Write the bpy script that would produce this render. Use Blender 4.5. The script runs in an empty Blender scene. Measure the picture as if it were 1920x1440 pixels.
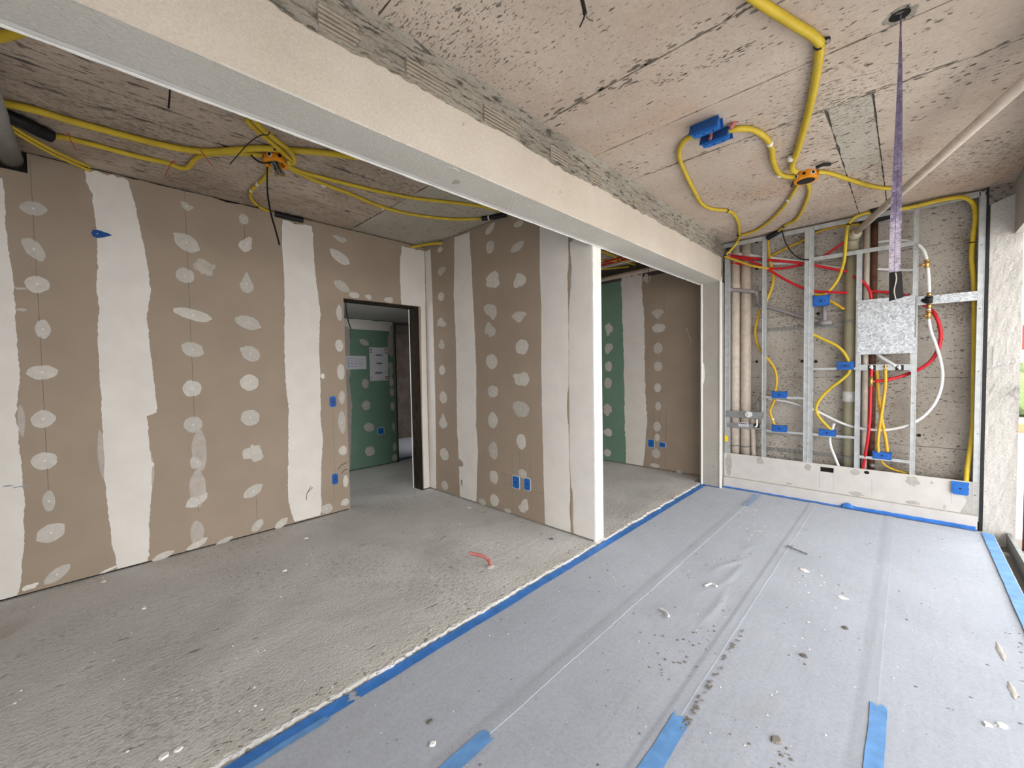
import bpy, math, random
from mathutils import Vector, Matrix, noise
R = random.Random(7)
sc = bpy.context.scene
COL = sc.collection
# ------------------------------------------------------------------ camera
FPX, YAW, PITCH, ROLL, EYE = 766.06, 0.768802, -0.036777, -0.017754, 1.40
_f = Vector((-math.sin(YAW)*math.cos(PITCH), math.cos(YAW)*math.cos(PITCH), math.sin(PITCH)))
_r0 = Vector((math.cos(YAW), math.sin(YAW), 0)); _u0 = _r0.cross(_f)
_r = math.cos(ROLL)*_r0 + math.sin(ROLL)*_u0
_u = -math.sin(ROLL)*_r0 + math.cos(ROLL)*_u0
cam = bpy.data.cameras.new('camera'); cam.sensor_width = 36; cam.lens = FPX/1920*36; cam.clip_start = 0.02; cam.clip_end = 500
co = bpy.data.objects.new('camera', cam); COL.objects.link(co); sc.camera = co
m = Matrix.Identity(4)
for i in range(3):
    m[i][0] = _r[i]; m[i][1] = _u[i]; m[i][2] = -_f[i]
m[2][3] = EYE
co.matrix_world = m
# ------------------------------------------------------------------ sky, exposure
w = bpy.data.worlds.new('overcast_sky'); sc.world = w; w.use_nodes = True
bgn = w.node_tree.nodes['Background']
bgn.inputs[0].default_value = (1.0, 0.985, 0.965, 1); bgn.inputs[1].default_value = 4.0
lp = bpy.data.lights.new('opening_portal', 'AREA'); lp.shape = 'RECTANGLE'; lp.size = 5.0; lp.size_y = 2.6
lp.cycles.is_portal = True
po = bpy.data.objects.new('opening_portal', lp); COL.objects.link(po)
po.location = (0.72, 2.65, 1.15)
# local -Z must point into the room (-X); local X runs along Y
po.rotation_euler = Matrix(((0, 0, 1), (1, 0, 0), (0, 1, 0))).to_euler()
lp2 = bpy.data.lights.new('rear_opening_portal', 'AREA'); lp2.shape = 'RECTANGLE'; lp2.size = 2.1; lp2.size_y = 2.5
lp2.cycles.is_portal = True
po2 = bpy.data.objects.new('rear_opening_portal', lp2); COL.objects.link(po2)
po2.location = (-0.45, -3.1, 1.22)
po2.rotation_euler = (math.pi/2, 0, 0)
po2.rotation_euler = Matrix(((1, 0, 0), (0, 0, -1), (0, 1, 0))).to_euler()
vs = sc.view_settings
vs.view_transform = 'Standard'; vs.look = 'None'; vs.exposure = 0.63; vs.gamma = 1; vs.use_curve_mapping = False
sc.cycles.use_denoising = True
sc.cycles.max_bounces = 7; sc.cycles.diffuse_bounces = 6
sc.cycles.use_adaptive_sampling = True; sc.cycles.adaptive_threshold = 0.03
sc.cycles.sample_clamp_indirect = 8

# ------------------------------------------------------------------ helpers
def px(x, y, ax, v):
    """Point of the place that lies on the plane (axis ax = v) in the direction of this picture point."""
    d = _r*((x-960)/FPX) - _u*((y-720)/FPX) + _f
    o = Vector((0, 0, EYE)); t = (v-o[ax])/d[ax]
    return o + d*t
def fbm(x, y, z=0.0, s=1.0, o=4):
    return noise.fractal(Vector((x*s, y*s, z*s)), 1.0, 2.0, o)

def node_mat(name, base, rough=0.8, metal=0.0, spec=0.3):
    mt = bpy.data.materials.new(name); mt.use_nodes = True
    nt = mt.node_tree; b = nt.nodes['Principled BSDF']
    b.inputs['Base Color'].default_value = (*base, 1); b.inputs['Roughness'].default_value = rough
    b.inputs['Metallic'].default_value = metal; b.inputs['Specular IOR Level'].default_value = spec
    return mt, nt, b
def mapping(nt, scale, rot=(0, 0, 0)):
    tc = nt.nodes.new('ShaderNodeTexCoord'); mp = nt.nodes.new('ShaderNodeMapping')
    mp.inputs['Scale'].default_value = scale; mp.inputs['Rotation'].default_value = rot
    nt.links.new(tc.outputs['Object'], mp.inputs['Vector']); return mp
def noise_n(nt, vec, scale, detail=5, rough=0.6, dist=0.0):
    n = nt.nodes.new('ShaderNodeTexNoise'); n.inputs['Scale'].default_value = scale
    n.inputs['Detail'].default_value = detail; n.inputs['Roughness'].default_value = rough
    n.inputs['Distortion'].default_value = dist
    nt.links.new(vec.outputs[0], n.inputs['Vector']); return n
def ramp(nt, fac, stops):
    r = nt.nodes.new('ShaderNodeValToRGB'); cr = r.color_ramp
    while len(cr.elements) < len(stops): cr.elements.new(0.5)
    for e, (p, c) in zip(cr.elements, stops):
        e.position = p; e.color = (*c, 1) if len(c) == 3 else c
    nt.links.new(fac, r.inputs[0]); return r
def mix(nt, fac, a, b, mode='MIX'):
    mx = nt.nodes.new('ShaderNodeMix'); mx.data_type = 'RGBA'; mx.blend_type = mode
    for k, v in ((0, fac), (6, a), (7, b)):
        if isinstance(v, (int, float)): mx.inputs[k].default_value = v
        elif isinstance(v, tuple): mx.inputs[k].default_value = (*v, 1)
        else: nt.links.new(v, mx.inputs[k])
    return mx.outputs[2]
def bump(nt, b, src, strength, dist=0.01, prev=None):
    bp = nt.nodes.new('ShaderNodeBump'); bp.inputs['Strength'].default_value = strength; bp.inputs['Distance'].default_value = dist
    nt.links.new(src, bp.inputs['Height'])
    if prev: nt.links.new(prev.outputs[0], bp.inputs['Normal'])
    nt.links.new(bp.outputs[0], b.inputs['Normal']); return bp
W3 = ((0.0, (0, 0, 0)), (1.0, (1, 1, 1)))
def concrete(name, c1, c2, pit=(0.3, 0.27, 0.24), stretch=(3, 9, 3), pitlo=0.30, pithi=0.36, pitscale=3.5, bs=0.5, warm=None, rot=(0, 0, 0), rough=0.9, grain=60, fine2=None):
    mt, nt, b = node_mat(name, c1, rough, spec=0.2)
    mp = mapping(nt, (1, 1, 1)); big = noise_n(nt, mp, 1.6, 3, 0.6, 0.4)
    col = ramp(nt, big.outputs[0], ((0.32, c1), (0.68, c2))).outputs[0]
    if warm:
        wn = noise_n(nt, mp, 0.9, 3, 0.6, 0.6)
        col = mix(nt, ramp(nt, wn.outputs[0], ((0.52, (0, 0, 0)), (0.72, (0.8, 0.8, 0.8)))).outputs[0], col, warm)
    fine = noise_n(nt, mp, grain, 2, 0.7)
    col = mix(nt, 0.35, col, ramp(nt, fine.outputs[0], ((0.25, (0.55, 0.54, 0.53)), (0.75, (1.0, 1.0, 1.0)))).outputs[0], 'MULTIPLY')
    ms = mapping(nt, stretch, rot); pn = noise_n(nt, ms, pitscale, 3, 0.62, 0.25)
    pr = ramp(nt, pn.outputs[0], ((pitlo, (1, 1, 1)), (pithi, (0, 0, 0))))
    col = mix(nt, pr.outputs[0], col, pit)
    if fine2:
        mf_ = mapping(nt, fine2[0]); f2 = noise_n(nt, mf_, 4.0, 2, 0.65, 0.15)
        dens = noise_n(nt, mp, 1.1, 1, 0.6)
        ad = nt.nodes.new('ShaderNodeMath'); ad.operation = 'MULTIPLY_ADD'; nt.links.new(dens.outputs[0], ad.inputs[0]); ad.inputs[1].default_value = -fine2[3]; nt.links.new(f2.outputs[0], ad.inputs[2])
        col = mix(nt, ramp(nt, ad.outputs[0], ((fine2[1], (fine2[4],)*3), (fine2[2], (0, 0, 0)))).outputs[0], col, pit)
    nt.links.new(col, b.inputs['Base Color'])
    h = mix(nt, 0.5, fine.outputs[0], pn.outputs[0])
    b1 = bump(nt, b, h, bs, 0.012)
    inv = ramp(nt, pn.outputs[0], ((pitlo-0.01, (0, 0, 0)), (pithi, (1, 1, 1))))
    bump(nt, b, inv.outputs[0], 0.6, 0.008, b1)
    return mt
def plain(name, base, rough=0.6, metal=0.0, var=0.12, scale=25, bs=0.0, bscale=80, spec=0.3, rnd=0.0):
    mt, nt, b = node_mat(name, base, rough, metal, spec)
    mp = mapping(nt, (1, 1, 1)); n = noise_n(nt, mp, scale, 2, 0.6)
    lo = tuple(c*(1-var) for c in base); hi = tuple(min(1, c*(1+var)) for c in base)
    col = ramp(nt, n.outputs[0], ((0.3, lo), (0.7, hi))).outputs[0]
    if rnd:
        oi = nt.nodes.new('ShaderNodeObjectInfo')
        g = ramp(nt, oi.outputs['Random'], ((0, (1-rnd,)*3), (1, (1, 1, 1)))).outputs[0]
        col = mix(nt, 1.0, col, g, 'MULTIPLY')
    nt.links.new(col, b.inputs['Base Color'])
    if bs:
        n2 = noise_n(nt, mp, bscale, 4, 0.6); bump(nt, b, n2.outputs[0], bs, 0.004)
    return mt
M = {}
M['slab'] = concrete('raw_concrete_screed', (0.60, 0.60, 0.59), (0.70, 0.70, 0.69), (0.316, 0.300, 0.281), (7, 2.6, 3), 0.27, 0.33, 3.0, 0.8, warm=(0.47, 0.465, 0.455), grain=70, fine2=((16, 7, 5), 0.10, 0.17, 0.45, 0.6))
M['slabedge'] = concrete('broken_dusty_screed', (0.55, 0.54, 0.515), (0.68, 0.67, 0.645), (0.27, 0.255, 0.23), (5, 3, 4), 0.33, 0.39, 9, 0.9)
M['ceil'] = concrete('board_marked_concrete', (0.504, 0.420, 0.348), (0.624, 0.534, 0.450), (0.156, 0.132, 0.110), (4.5, 15, 3), 0.305, 0.335, 3.2, 0.6, warm=(0.540, 0.384, 0.282), grain=45, fine2=((8, 26, 5), 0.125, 0.155, 0.42, 0.9))
M['ceil2'] = concrete('board_marked_concrete_brownish', (0.412, 0.341, 0.273), (0.582, 0.490, 0.406), (0.163, 0.135, 0.109), (15, 3.5, 3), 0.33, 0.41, 3.2, 0.5, warm=(0.355, 0.270, 0.203), grain=45, fine2=((40, 7, 5), 0.13, 0.2, 0.42, 0.8))
M['ceilgrey'] = concrete('smooth_grey_concrete', (0.425, 0.394, 0.331), (0.537, 0.500, 0.425), (0.225, 0.200, 0.169), (5, 12, 3), 0.30, 0.36, 3.2, 0.4, fine2=((12, 20, 5), 0.13, 0.2, 0.45, 0.6))
M['seam'] = plain('dark_seam_concrete', (0.11, 0.098, 0.085), 0.95)
M['endconc'] = concrete('rough_cast_concrete', (0.399, 0.365, 0.319), (0.532, 0.494, 0.446), (0.152, 0.134, 0.116), (8, 8, 16), 0.325, 0.36, 3.0, 0.9, warm=(0.294, 0.254, 0.216), fine2=((13, 13, 26), 0.12, 0.15, 0.46, 0.9))
M['column'] = concrete('pale_rough_concrete', (0.516, 0.500, 0.476), (0.602, 0.587, 0.565), (0.344, 0.331, 0.311), (14, 14, 16), 0.28, 0.32, 4.5, 0.8)
M['render'] = concrete('sand_cement_render', (0.585, 0.521, 0.443), (0.673, 0.608, 0.531), (0.491, 0.433, 0.366), (4, 4, 4), 0.24, 0.27, 3, 0.6, grain=110)
M['colrender'] = concrete('grey_cement_render', (0.40, 0.38, 0.345), (0.48, 0.455, 0.415), (0.30, 0.28, 0.26), (10, 10, 10), 0.28, 0.32, 3, 0.6, grain=120)
M['mortar'] = concrete('rough_mortar', (0.23, 0.208, 0.175), (0.40, 0.37, 0.315), (0.10, 0.09, 0.075), (5, 1.3, 9), 0.34, 0.44, 7, 0.9)
M['soffit'] = concrete('grey_render_bounce_lift', (0.64, 0.615, 0.555), (0.72, 0.695, 0.635), (0.5, 0.48, 0.43), (6, 6, 4), 0.25, 0.28, 3, 0.6, grain=110)  # beam plaster, greyer, and lightened to stand in for bounce light underneath
M['block'] = plain('hollow_clay_block', (0.34, 0.295, 0.24), 0.9, bs=0.5)
M['board'] = plain('taupe_plasterboard_paper', (0.341, 0.275, 0.215), 0.85, var=0.05, scale=3, bs=0.08, bscale=400)
M['greenboard'] = plain('green_moisture_board_paper', (0.152, 0.263, 0.196), 0.85, var=0.06, scale=4)
M['white'] = plain('joint_compound_white', (0.72, 0.695, 0.66), 0.8, var=0.04, scale=6, bs=0.12, bscale=60)
M['blob'] = plain('joint_compound_thin', (0.58, 0.55, 0.505), 0.72, var=0.07, scale=30, bs=0.12, bscale=90, rnd=0.22)
M['smear'] = plain('joint_compound_smear', (0.45, 0.405, 0.365), 0.8, var=0.1, scale=25)
M['plasterwhite'] = plain('white_plaster_paint', (0.78, 0.77, 0.745), 0.7, var=0.05, scale=12, bs=0.15)
M['pencil'] = plain('pencil_line', (0.19, 0.165, 0.14), 0.9)
M['dark'] = plain('dark_void', (0.012, 0.011, 0.010), 0.95)
M['jamb'] = concrete('blackened_timber', (0.02, 0.016, 0.012), (0.045, 0.035, 0.024), (0.015, 0.012, 0.01), (9, 9, 3), 0.35, 0.45, 4, 0.6)
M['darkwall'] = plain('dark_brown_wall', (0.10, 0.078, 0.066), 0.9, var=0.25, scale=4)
M['grey_hall'] = plain('grey_plaster', (0.40, 0.39, 0.375), 0.85, var=0.05)
M['felt'] = None
mt, nt, b = node_mat('grey_felt_sheet', (0.5, 0.5, 0.5), 0.95, spec=0.15)
mp = mapping(nt, (1, 1, 1)); big = noise_n(nt, mp, 1.3, 6, 0.65, 0.5)
c = ramp(nt, big.outputs[0], ((0.3, (0.385, 0.415, 0.48)), (0.7, (0.46, 0.492, 0.562)))).outputs[0]
ms = mapping(nt, (14, 1.2, 1)); st = noise_n(nt, ms, 3, 4, 0.6)
c = mix(nt, 0.25, c, ramp(nt, st.outputs[0], ((0.35, (0.8, 0.79, 0.78)), (0.65, (1, 1, 1)))).outputs[0], 'MULTIPLY')
fi = noise_n(nt, mp, 260, 3, 0.7); c = mix(nt, 0.35, c, ramp(nt, fi.outputs[0], ((0.3, (0.6, 0.6, 0.6)), (0.7, (1, 1, 1)))).outputs[0], 'MULTIPLY')
f9 = noise_n(nt, mp, 70, 2, 0.75); c = mix(nt, 0.5, c, ramp(nt, f9.outputs[0], ((0.3, (0.74, 0.74, 0.75)), (0.6, (1, 1, 1)))).outputs[0], 'MULTIPLY')
dn = noise_n(nt, mp, 2.1, 5, 0.75, 0.8)
c = mix(nt, ramp(nt, dn.outputs[0], ((0.60, (0, 0, 0)), (0.75, (0.5, 0.5, 0.5)))).outputs[0], c, (0.33, 0.31, 0.29))
nt.links.new(c, b.inputs['Base Color'])
b1 = bump(nt, b, fi.outputs[0], 0.25, 0.003)
wv = nt.nodes.new('ShaderNodeTexWave'); wv.inputs['Scale'].default_value = 9; wv.inputs['Distortion'].default_value = 2.5; wv.inputs['Detail'].default_value = 2
nt.links.new(mapping(nt, (1, 0.15, 1), (0, 0, 0.25)).outputs[0], wv.inputs['Vector'])
bump(nt, b, wv.outputs[0], 0.02, 0.006, b1)
b.inputs['Sheen Weight'].default_value = 0.32; b.inputs['Sheen Tint'].default_value = (0.85, 0.92, 1.0, 1); b.inputs['Sheen Roughness'].default_value = 0.45
M['felt'] = mt
M['tape'] = plain('blue_masking_tape', (0.045, 0.19, 0.56), 0.55, var=0.18, scale=14, bs=0.15, bscale=50)
M['tapelight'] = plain('faded_blue_tape', (0.13, 0.30, 0.60), 0.6, var=0.15, scale=14)
M['tapeold'] = plain('dusty_blue_tape', (0.30, 0.40, 0.60), 0.7, var=0.15, scale=14)
M['yellow'] = plain('yellow_corrugated_plastic', (0.58, 0.42, 0.035), 0.45, var=0.10, scale=12)
M['yellow2'] = plain('mustard_smooth_plastic', (0.58, 0.36, 0.03), 0.4, var=0.10, scale=12)
M['orange'] = plain('orange_plastic', (0.80, 0.30, 0.01), 0.45, var=0.08)
M['blue'] = plain('blue_plastic', (0.014, 0.13, 0.46), 0.45, var=0.08)
M['bluebody'] = plain('mid_blue_plastic', (0.011, 0.095, 0.40), 0.5, var=0.08)
M['blue2'] = plain('dark_blue_plastic', (0.01, 0.07, 0.27), 0.5, var=0.08)
M['red'] = plain('red_rubber_hose', (0.52, 0.015, 0.025), 0.35, var=0.1)
M['pvc'] = plain('dusty_beige_pvc', (0.56, 0.485, 0.415), 0.55, var=0.12, scale=18)
M['olive'] = plain('olive_pvc', (0.35, 0.32, 0.225), 0.4, var=0.08, scale=6)
M['brownpipe'] = plain('rusty_brown_pipe', (0.115, 0.05, 0.03), 0.7, var=0.4, scale=18)
M['greypipe'] = plain('grey_pvc', (0.29, 0.27, 0.275), 0.55, var=0.1)
M['ductgrey'] = plain('dark_grey_pvc', (0.27, 0.265, 0.26), 0.5, var=0.08)
M['whitepipe'] = plain('white_plastic_pipe', (0.68, 0.69, 0.69), 0.4, var=0.05)
M['black'] = plain('black_rubber', (0.012, 0.012, 0.013), 0.5, var=0.2)
M['brass'] = plain('brass', (0.60, 0.36, 0.12), 0.35, 0.9, var=0.15)
M['galv'] = plain('galvanised_steel', (0.43, 0.45, 0.46), 0.45, 0.45, var=0.12, scale=20)
M['galvdark'] = plain('dull_galvanised_steel', (0.27, 0.28, 0.28), 0.5, 0.5, var=0.2, scale=40)
mt, nt, b = node_mat('spangled_zinc', (0.6, 0.6, 0.62), 0.4, 0.55)
mp = mapping(nt, (1, 1, 1)); vo = nt.nodes.new('ShaderNodeTexVoronoi'); vo.inputs['Scale'].default_value = 75
nz = noise_n(nt, mp, 30, 3); nt.links.new(mix(nt, 0.06, mp.outputs[0], nz.outputs[1]), vo.inputs['Vector'])
nt.links.new(ramp(nt, vo.outputs['Color'], ((0.1, (0.27, 0.29, 0.31)), (0.9, (0.60, 0.625, 0.66)))).outputs[0], b.inputs['Base Color'])
M['zinc'] = mt
mt, nt, b = node_mat('purple_webbing', (0.3, 0.2, 0.4), 0.85)
mp = mapping(nt, (1, 1, 1)); n = noise_n(nt, mp, 45, 5, 0.7); 
wv = nt.nodes.new('ShaderNodeTexWave'); wv.bands_direction = 'Z'; wv.inputs['Scale'].default_value = 42; wv.inputs['Distortion'].default_value = 0.6
nt.links.new(mp.outputs[0], wv.inputs['Vector'])
sep = nt.nodes.new('ShaderNodeSeparateXYZ'); nt.links.new(mp.outputs[0], sep.inputs[0])
mr = nt.nodes.new('ShaderNodeMapRange'); nt.links.new(sep.outputs[2], mr.inputs[0])
mr.inputs[1].default_value = 2.15; mr.inputs[2].default_value = 1.85; mr.inputs[3].default_value = 0.0; mr.inputs[4].default_value = 0.28  # painted shadow darkens the top of the strap; dust pales the lower part
ad = nt.nodes.new('ShaderNodeMath'); ad.operation = 'ADD'; nt.links.new(mr.outputs[0], ad.inputs[0]); nt.links.new(n.outputs[0], ad.inputs[1])
c = ramp(nt, ad.outputs[0], ((0.35, (0.12, 0.095, 0.15)), (0.60, (0.225, 0.185, 0.285)), (0.85, (0.60, 0.54, 0.63)))).outputs[0]
c = mix(nt, 0.5, c, ramp(nt, wv.outputs[0], ((0.2, (0.5, 0.48, 0.55)), (0.6, (1, 1, 1)))).outputs[0], 'MULTIPLY')
nt.links.new(c, b.inputs['Base Color']); bump(nt, b, wv.outputs[0], 0.5, 0.003)
M['webbing'] = mt
M['paper'] = plain('white_paper', (0.66, 0.67, 0.72), 0.7, var=0.02)
M['ink'] = plain('dark_blue_ink', (0.05, 0.06, 0.22), 0.7)
M['inkblack'] = plain('black_ink', (0.03, 0.03, 0.04), 0.7)
M['inkred'] = plain('red_ink', (0.40, 0.04, 0.04), 0.7)
M['inkgrey'] = plain('grey_ink', (0.33, 0.34, 0.38), 0.7)
M['skirt'] = plain('offwhite_board_paint', (0.561, 0.540, 0.518), 0.75, var=0.05, scale=8)
M['greymortar'] = plain('grey_filler', (0.40, 0.385, 0.355), 0.9, var=0.12, scale=30)
M['pink'] = plain('pinkish_red_conduit', (0.40, 0.135, 0.125), 0.5, var=0.25)
M['chip'] = plain('white_plaster_chip', (0.78, 0.77, 0.75), 0.85)
M['crumb'] = plain('grey_cement_crumb', (0.13, 0.125, 0.12), 0.95)
M['mud'] = plain('dried_mud', (0.20, 0.185, 0.16), 0.95)
M['paving'] = concrete('pale_exterior_paving', (0.62, 0.61, 0.59), (0.72, 0.71, 0.69), (0.45, 0.44, 0.42), (2, 2, 2), 0.33, 0.4, 2, 0.4)
M['leaf'] = plain('hedge_leaf', (0.16, 0.22, 0.10), 0.8, var=0.5, scale=3)
M['bannerwhite'] = plain('white_banner', (0.8, 0.8, 0.8), 0.6)
M['redpaint'] = plain('dark_red_paint', (0.16, 0.02, 0.025), 0.5)
M['kerb'] = plain('terracotta_kerb', (0.5, 0.2, 0.1), 0.8)
M['wood'] = plain('brown_wood', (0.30, 0.19, 0.11), 0.8, var=0.2)
M['stickeryellow'] = plain('yellow_sticker', (0.8, 0.6, 0.02), 0.6)
M['copperwire'] = plain('teal_wire', (0.03, 0.16, 0.17), 0.5)

class MB:
    def __init__(s): s.v = []; s.f = []
    def add(s, vs, fs):
        o = len(s.v); s.v += [tuple(p) for p in vs]; s.f += [tuple(i+o for i in f) for f in fs]; return s
    def box(s, x0, x1, y0, y1, z0, z1):
        return s.add([(x, y, z) for x in (x0, x1) for y in (y0, y1) for z in (z0, z1)],
              [(0, 1, 3, 2), (4, 6, 7, 5), (0, 4, 5, 1), (2, 3, 7, 6), (0, 2, 6, 4), (1, 5, 7, 3)])
    def bbox(s, x0, x1, y0, y1, z0, z1, c=0.002):
        """a box with chamfered long edges (octagon in the two shorter directions of its section)"""
        s_ = sorted(((abs(x1-x0), 0), (abs(y1-y0), 1), (abs(z1-z0), 2)))
        ax = s_[2][1]; lo = (x0, y0, z0); hi = (x1, y1, z1); a, b_ = [i for i in range(3) if i != ax]
        c = min(c, s_[0][0]*0.4)
        prof = [(lo[a]+c, lo[b_]), (hi[a]-c, lo[b_]), (hi[a], lo[b_]+c), (hi[a], hi[b_]-c), (hi[a]-c, hi[b_]), (lo[a]+c, hi[b_]), (lo[a], hi[b_]-c), (lo[a], lo[b_]+c)]
        vs = []
        for e in (lo[ax], hi[ax]):
            for p in prof:
                q = [0, 0, 0]; q[ax] = e; q[a] = p[0]; q[b_] = p[1]; vs.append(q)
        return s.add(vs, [tuple((i, (i+1) % 8, 8+(i+1) % 8, 8+i)) for i in range(8)] + [tuple(range(7, -1, -1)), tuple(range(8, 16))])
    def prism(s, poly, to3, d0, d1):
        n = len(poly)
        vs = [to3(u, v, d0) for u, v in poly] + [to3(u, v, d1) for u, v in poly]
        return s.add(vs, [(i, (i+1) % n, n+(i+1) % n, n+i) for i in range(n)] + [tuple(range(n-1, -1, -1)), tuple(range(n, 2*n))])
    def tube(s, pts, r, n=10, step=0.015, corr=0.0, pitch=0.007, cap=True, smooth=True):
        P = [Vector(p) for p in pts]
        if smooth and len(P) > 2:
            Q = []
            E0 = P[0]*2-P[1]; E1 = P[-1]*2-P[-2]; L = [E0]+P+[E1]
            for i in range(1, len(L)-2):
                p0, p1, p2, p3 = L[i-1:i+3]; k = max(2, int((p2-p1).length/step))
                for j in range(k):
                    t = j/k
                    Q.append(0.5*((2*p1)+(p2-p0)*t+(2*p0-5*p1+4*p2-p3)*t*t+(3*p1-p0-3*p2+p3)*t**3))
            Q.append(P[-1]); P = Q
        elif corr:
            Q = []
            for a, b_ in zip(P, P[1:]):
                k = max(2, int((b_-a).length/step)); Q += [a.lerp(b_, j/k) for j in range(k)]
            P = Q+[P[-1]]
        t = (P[1]-P[0]).normalized(); up = Vector((0, 0, 1)) if abs(t.z) < 0.9 else Vector((1, 0, 0))
        nx = t.cross(up).normalized(); o = len(s.v); rings = []
        acc = 0
        for i, p in enumerate(P):
            if i: acc += (p-P[i-1]).length
            t2 = (P[min(i+1, len(P)-1)]-P[max(i-1, 0)])
            if t2.length > 1e-9: t = t2.normalized()
            nx = (nx-t*nx.dot(t)).normalized(); ny = t.cross(nx)
            rr = (r[0]+(r[1]-r[0])*i/(len(P)-1)) if isinstance(r, tuple) else r
            if corr: rr *= 1+corr*(1 if (int(acc/(pitch/2)) % 2) else -1)
            rings.append([p+(nx*math.cos(a*2*math.pi/n)+ny*math.sin(a*2*math.pi/n))*rr for a in range(n)])
        vs = [q for rg in rings for q in rg]; fs = []
        for i in range(len(rings)-1):
            for a in range(n): fs.append((i*n+a, i*n+(a+1) % n, (i+1)*n+(a+1) % n, (i+1)*n+a))
        if cap: fs += [tuple(range(n-1, -1, -1)), tuple((len(rings)-1)*n+a for a in range(n))]
        return s.add(vs, fs)
    def grid(s, nu, nv, fn):
        vs = [fn(i/nu, j/nv) for j in range(nv+1) for i in range(nu+1)]
        return s.add(vs, [(j*(nu+1)+i, j*(nu+1)+i+1, (j+1)*(nu+1)+i+1, (j+1)*(nu+1)+i) for j in range(nv) for i in range(nu)])
    def mesh(s, name):
        me = bpy.data.meshes.new(name); me.from_pydata(s.v, [], s.f); me.update(); return me
    def build(s, name, mat, parent=None, smooth=False):
        me = s.mesh(name); me.materials.append(M[mat] if isinstance(mat, str) else mat)
        if smooth:
            for p in me.polygons: p.use_smooth = True
        return link(name, me, parent)
def link(name, me, parent=None):
    o = bpy.data.objects.new(name, me); COL.objects.link(o)
    if parent:
        o.parent = parent; o.matrix_parent_inverse = Matrix.Translation(-_base(parent))
    return o
def _base(o):
    v = o.location.copy()
    if o.parent: v += o.matrix_parent_inverse.translation + _base(o.parent)
    return v
def empty(name, loc):
    o = bpy.data.objects.new(name, None); COL.objects.link(o); o.location = loc; o.empty_display_size = 0.1; return o
def tag(o, label, cat, group=None):
    o['label'] = label; o['category'] = cat
    if group: o['group'] = group
    return o
def thing(name, label, cat, loc=(0, 0, 0), group=None): return tag(empty(name, loc), label, cat, group)
def struct(o, label=None, cat=None):
    o['kind'] = 'structure'
    if label: o['label'] = label
    return o
def sbox(name, mat, *a, label=None, parent=None):
    o = MB().box(*a).build(name, mat, parent)
    if not parent: struct(o, label)
    return o
def plates(mb, us, vs, skip, to3, d0, d1):
    for i in range(len(us)-1):
        for j in range(len(vs)-1):
            if (i, j) in skip: continue
            mb.prism([(us[i], vs[j]), (us[i+1], vs[j]), (us[i+1], vs[j+1]), (us[i], vs[j+1])], to3, d0, d1)
    return mb

# frames of the walls: (u, v, depth towards the room) -> point
XL, YP, YB, XG = -4.06, 2.77, 5.33, -5.62
class Frame:
    def __init__(s, ax, val): s.ax, s.val = ax, val
    def __call__(s, u, v, d):
        return Vector((s.val+d, u, v)) if s.ax == 0 else Vector((u, s.val-d, v))
    def uv(s, x, y):
        p = px(x, y, s.ax, s.val); return (p.y if s.ax == 0 else p.x), p.z
FL, FP, FB, FG = Frame(0, XL), Frame(1, YP), Frame(1, YB), Frame(0, XG)
ZC1, ZC2 = 2.81, 2.84     # ceiling of the bay with the felt floor, ceiling of the plasterboard bay
ZF = -0.018               # felt floor, a little lower than the screed
# ================================================================== SETTING
# ---- floors
sl = MB()
sl.box(-9.5, -1.86, -4.0, 5.45, -0.15, 0.0)
floor = struct(sl.build('floor', 'slab'), 'grey raw concrete screed of the plasterboard rooms')
def edge(u, v):
    y = -4+v*9.03; x0 = -1.86+(0.07 if u > 0 else 0); e = -1.758 + 0.016*fbm(y, 3.1, 0, 6) + 0.012*fbm(y, 9, 0, 25)
    x = x0+(e-x0)*u; z = 0.0
    if u > 0: z = 0.004*u*fbm(x*2, y, 0, 9) + 0.006*u*fbm(x, y, 2, 40, 3)
    if u >= 0.999: z = -0.03; x -= 0.006
    return (x, y, z)
MB().grid(8, 900, edge).build('broken_screed_edge', 'slabedge', floor)
sbox('floor_terrace', 'slab', -1.86, 0.53, -4.0, 5.45, -0.15, -0.03, label='concrete base under the grey felt sheets')
# ---- outside
sbox('ground_outside', 'paving', -40, 60, -40, 60, -0.75, -0.18, label='pale paving outside the open side')
gu = struct(MB().box(0.53, 0.75, -4, 5.45, -0.3, -0.12).build('gutter_channel', 'mud'), 'muddy drain channel along the open side')
MB().box(0.60, 0.625, -4, 5.14, -0.12, -0.005).build('channel_side', 'galvdark', gu)
# ---- ceilings, cast in boards: every board mark a piece of its own
def panel(parent, x0, x1, y0, y1, z, mat, gap=0.004, dz=0.0):
    """a cast board mark with a slightly ragged rim"""
    nx = max(1, int((x1-x0)/0.04)); ny = max(1, int((y1-y0)/0.04)); pts = []
    for i in range(nx): pts.append((x0+(x1-x0)*i/nx, y0, 0, 1))
    for i in range(ny): pts.append((x1, y0+(y1-y0)*i/ny, -1, 0))
    for i in range(nx): pts.append((x1-(x1-x0)*i/nx, y1, 0, -1))
    for i in range(ny): pts.append((x0, y1-(y1-y0)*i/ny, 1, 0))
    poly = []
    for x, y, a, b_ in pts:
        j = gap*(0.35+1.6*max(0, 0.4+fbm(x, y, 1, 7, 3))+1.2*max(0, fbm(x, y, 5, 28, 3)))
        poly.append((x+a*j, y+b_*j))
    return MB().prism(poly, lambda u, v, d: (u, v, z+dz-d), -0.012, 0.0).build('cast_board', mat, parent)
cr = sbox('ceiling_terrace', 'seam', -1.62, 0.60, -4.0, 5.45, ZC1+0.006, ZC1+0.25, label='board-marked concrete ceiling above the felt floor')
ys = [-4, -0.6, 0.85, 1.87, 2.40, 2.905]
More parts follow.
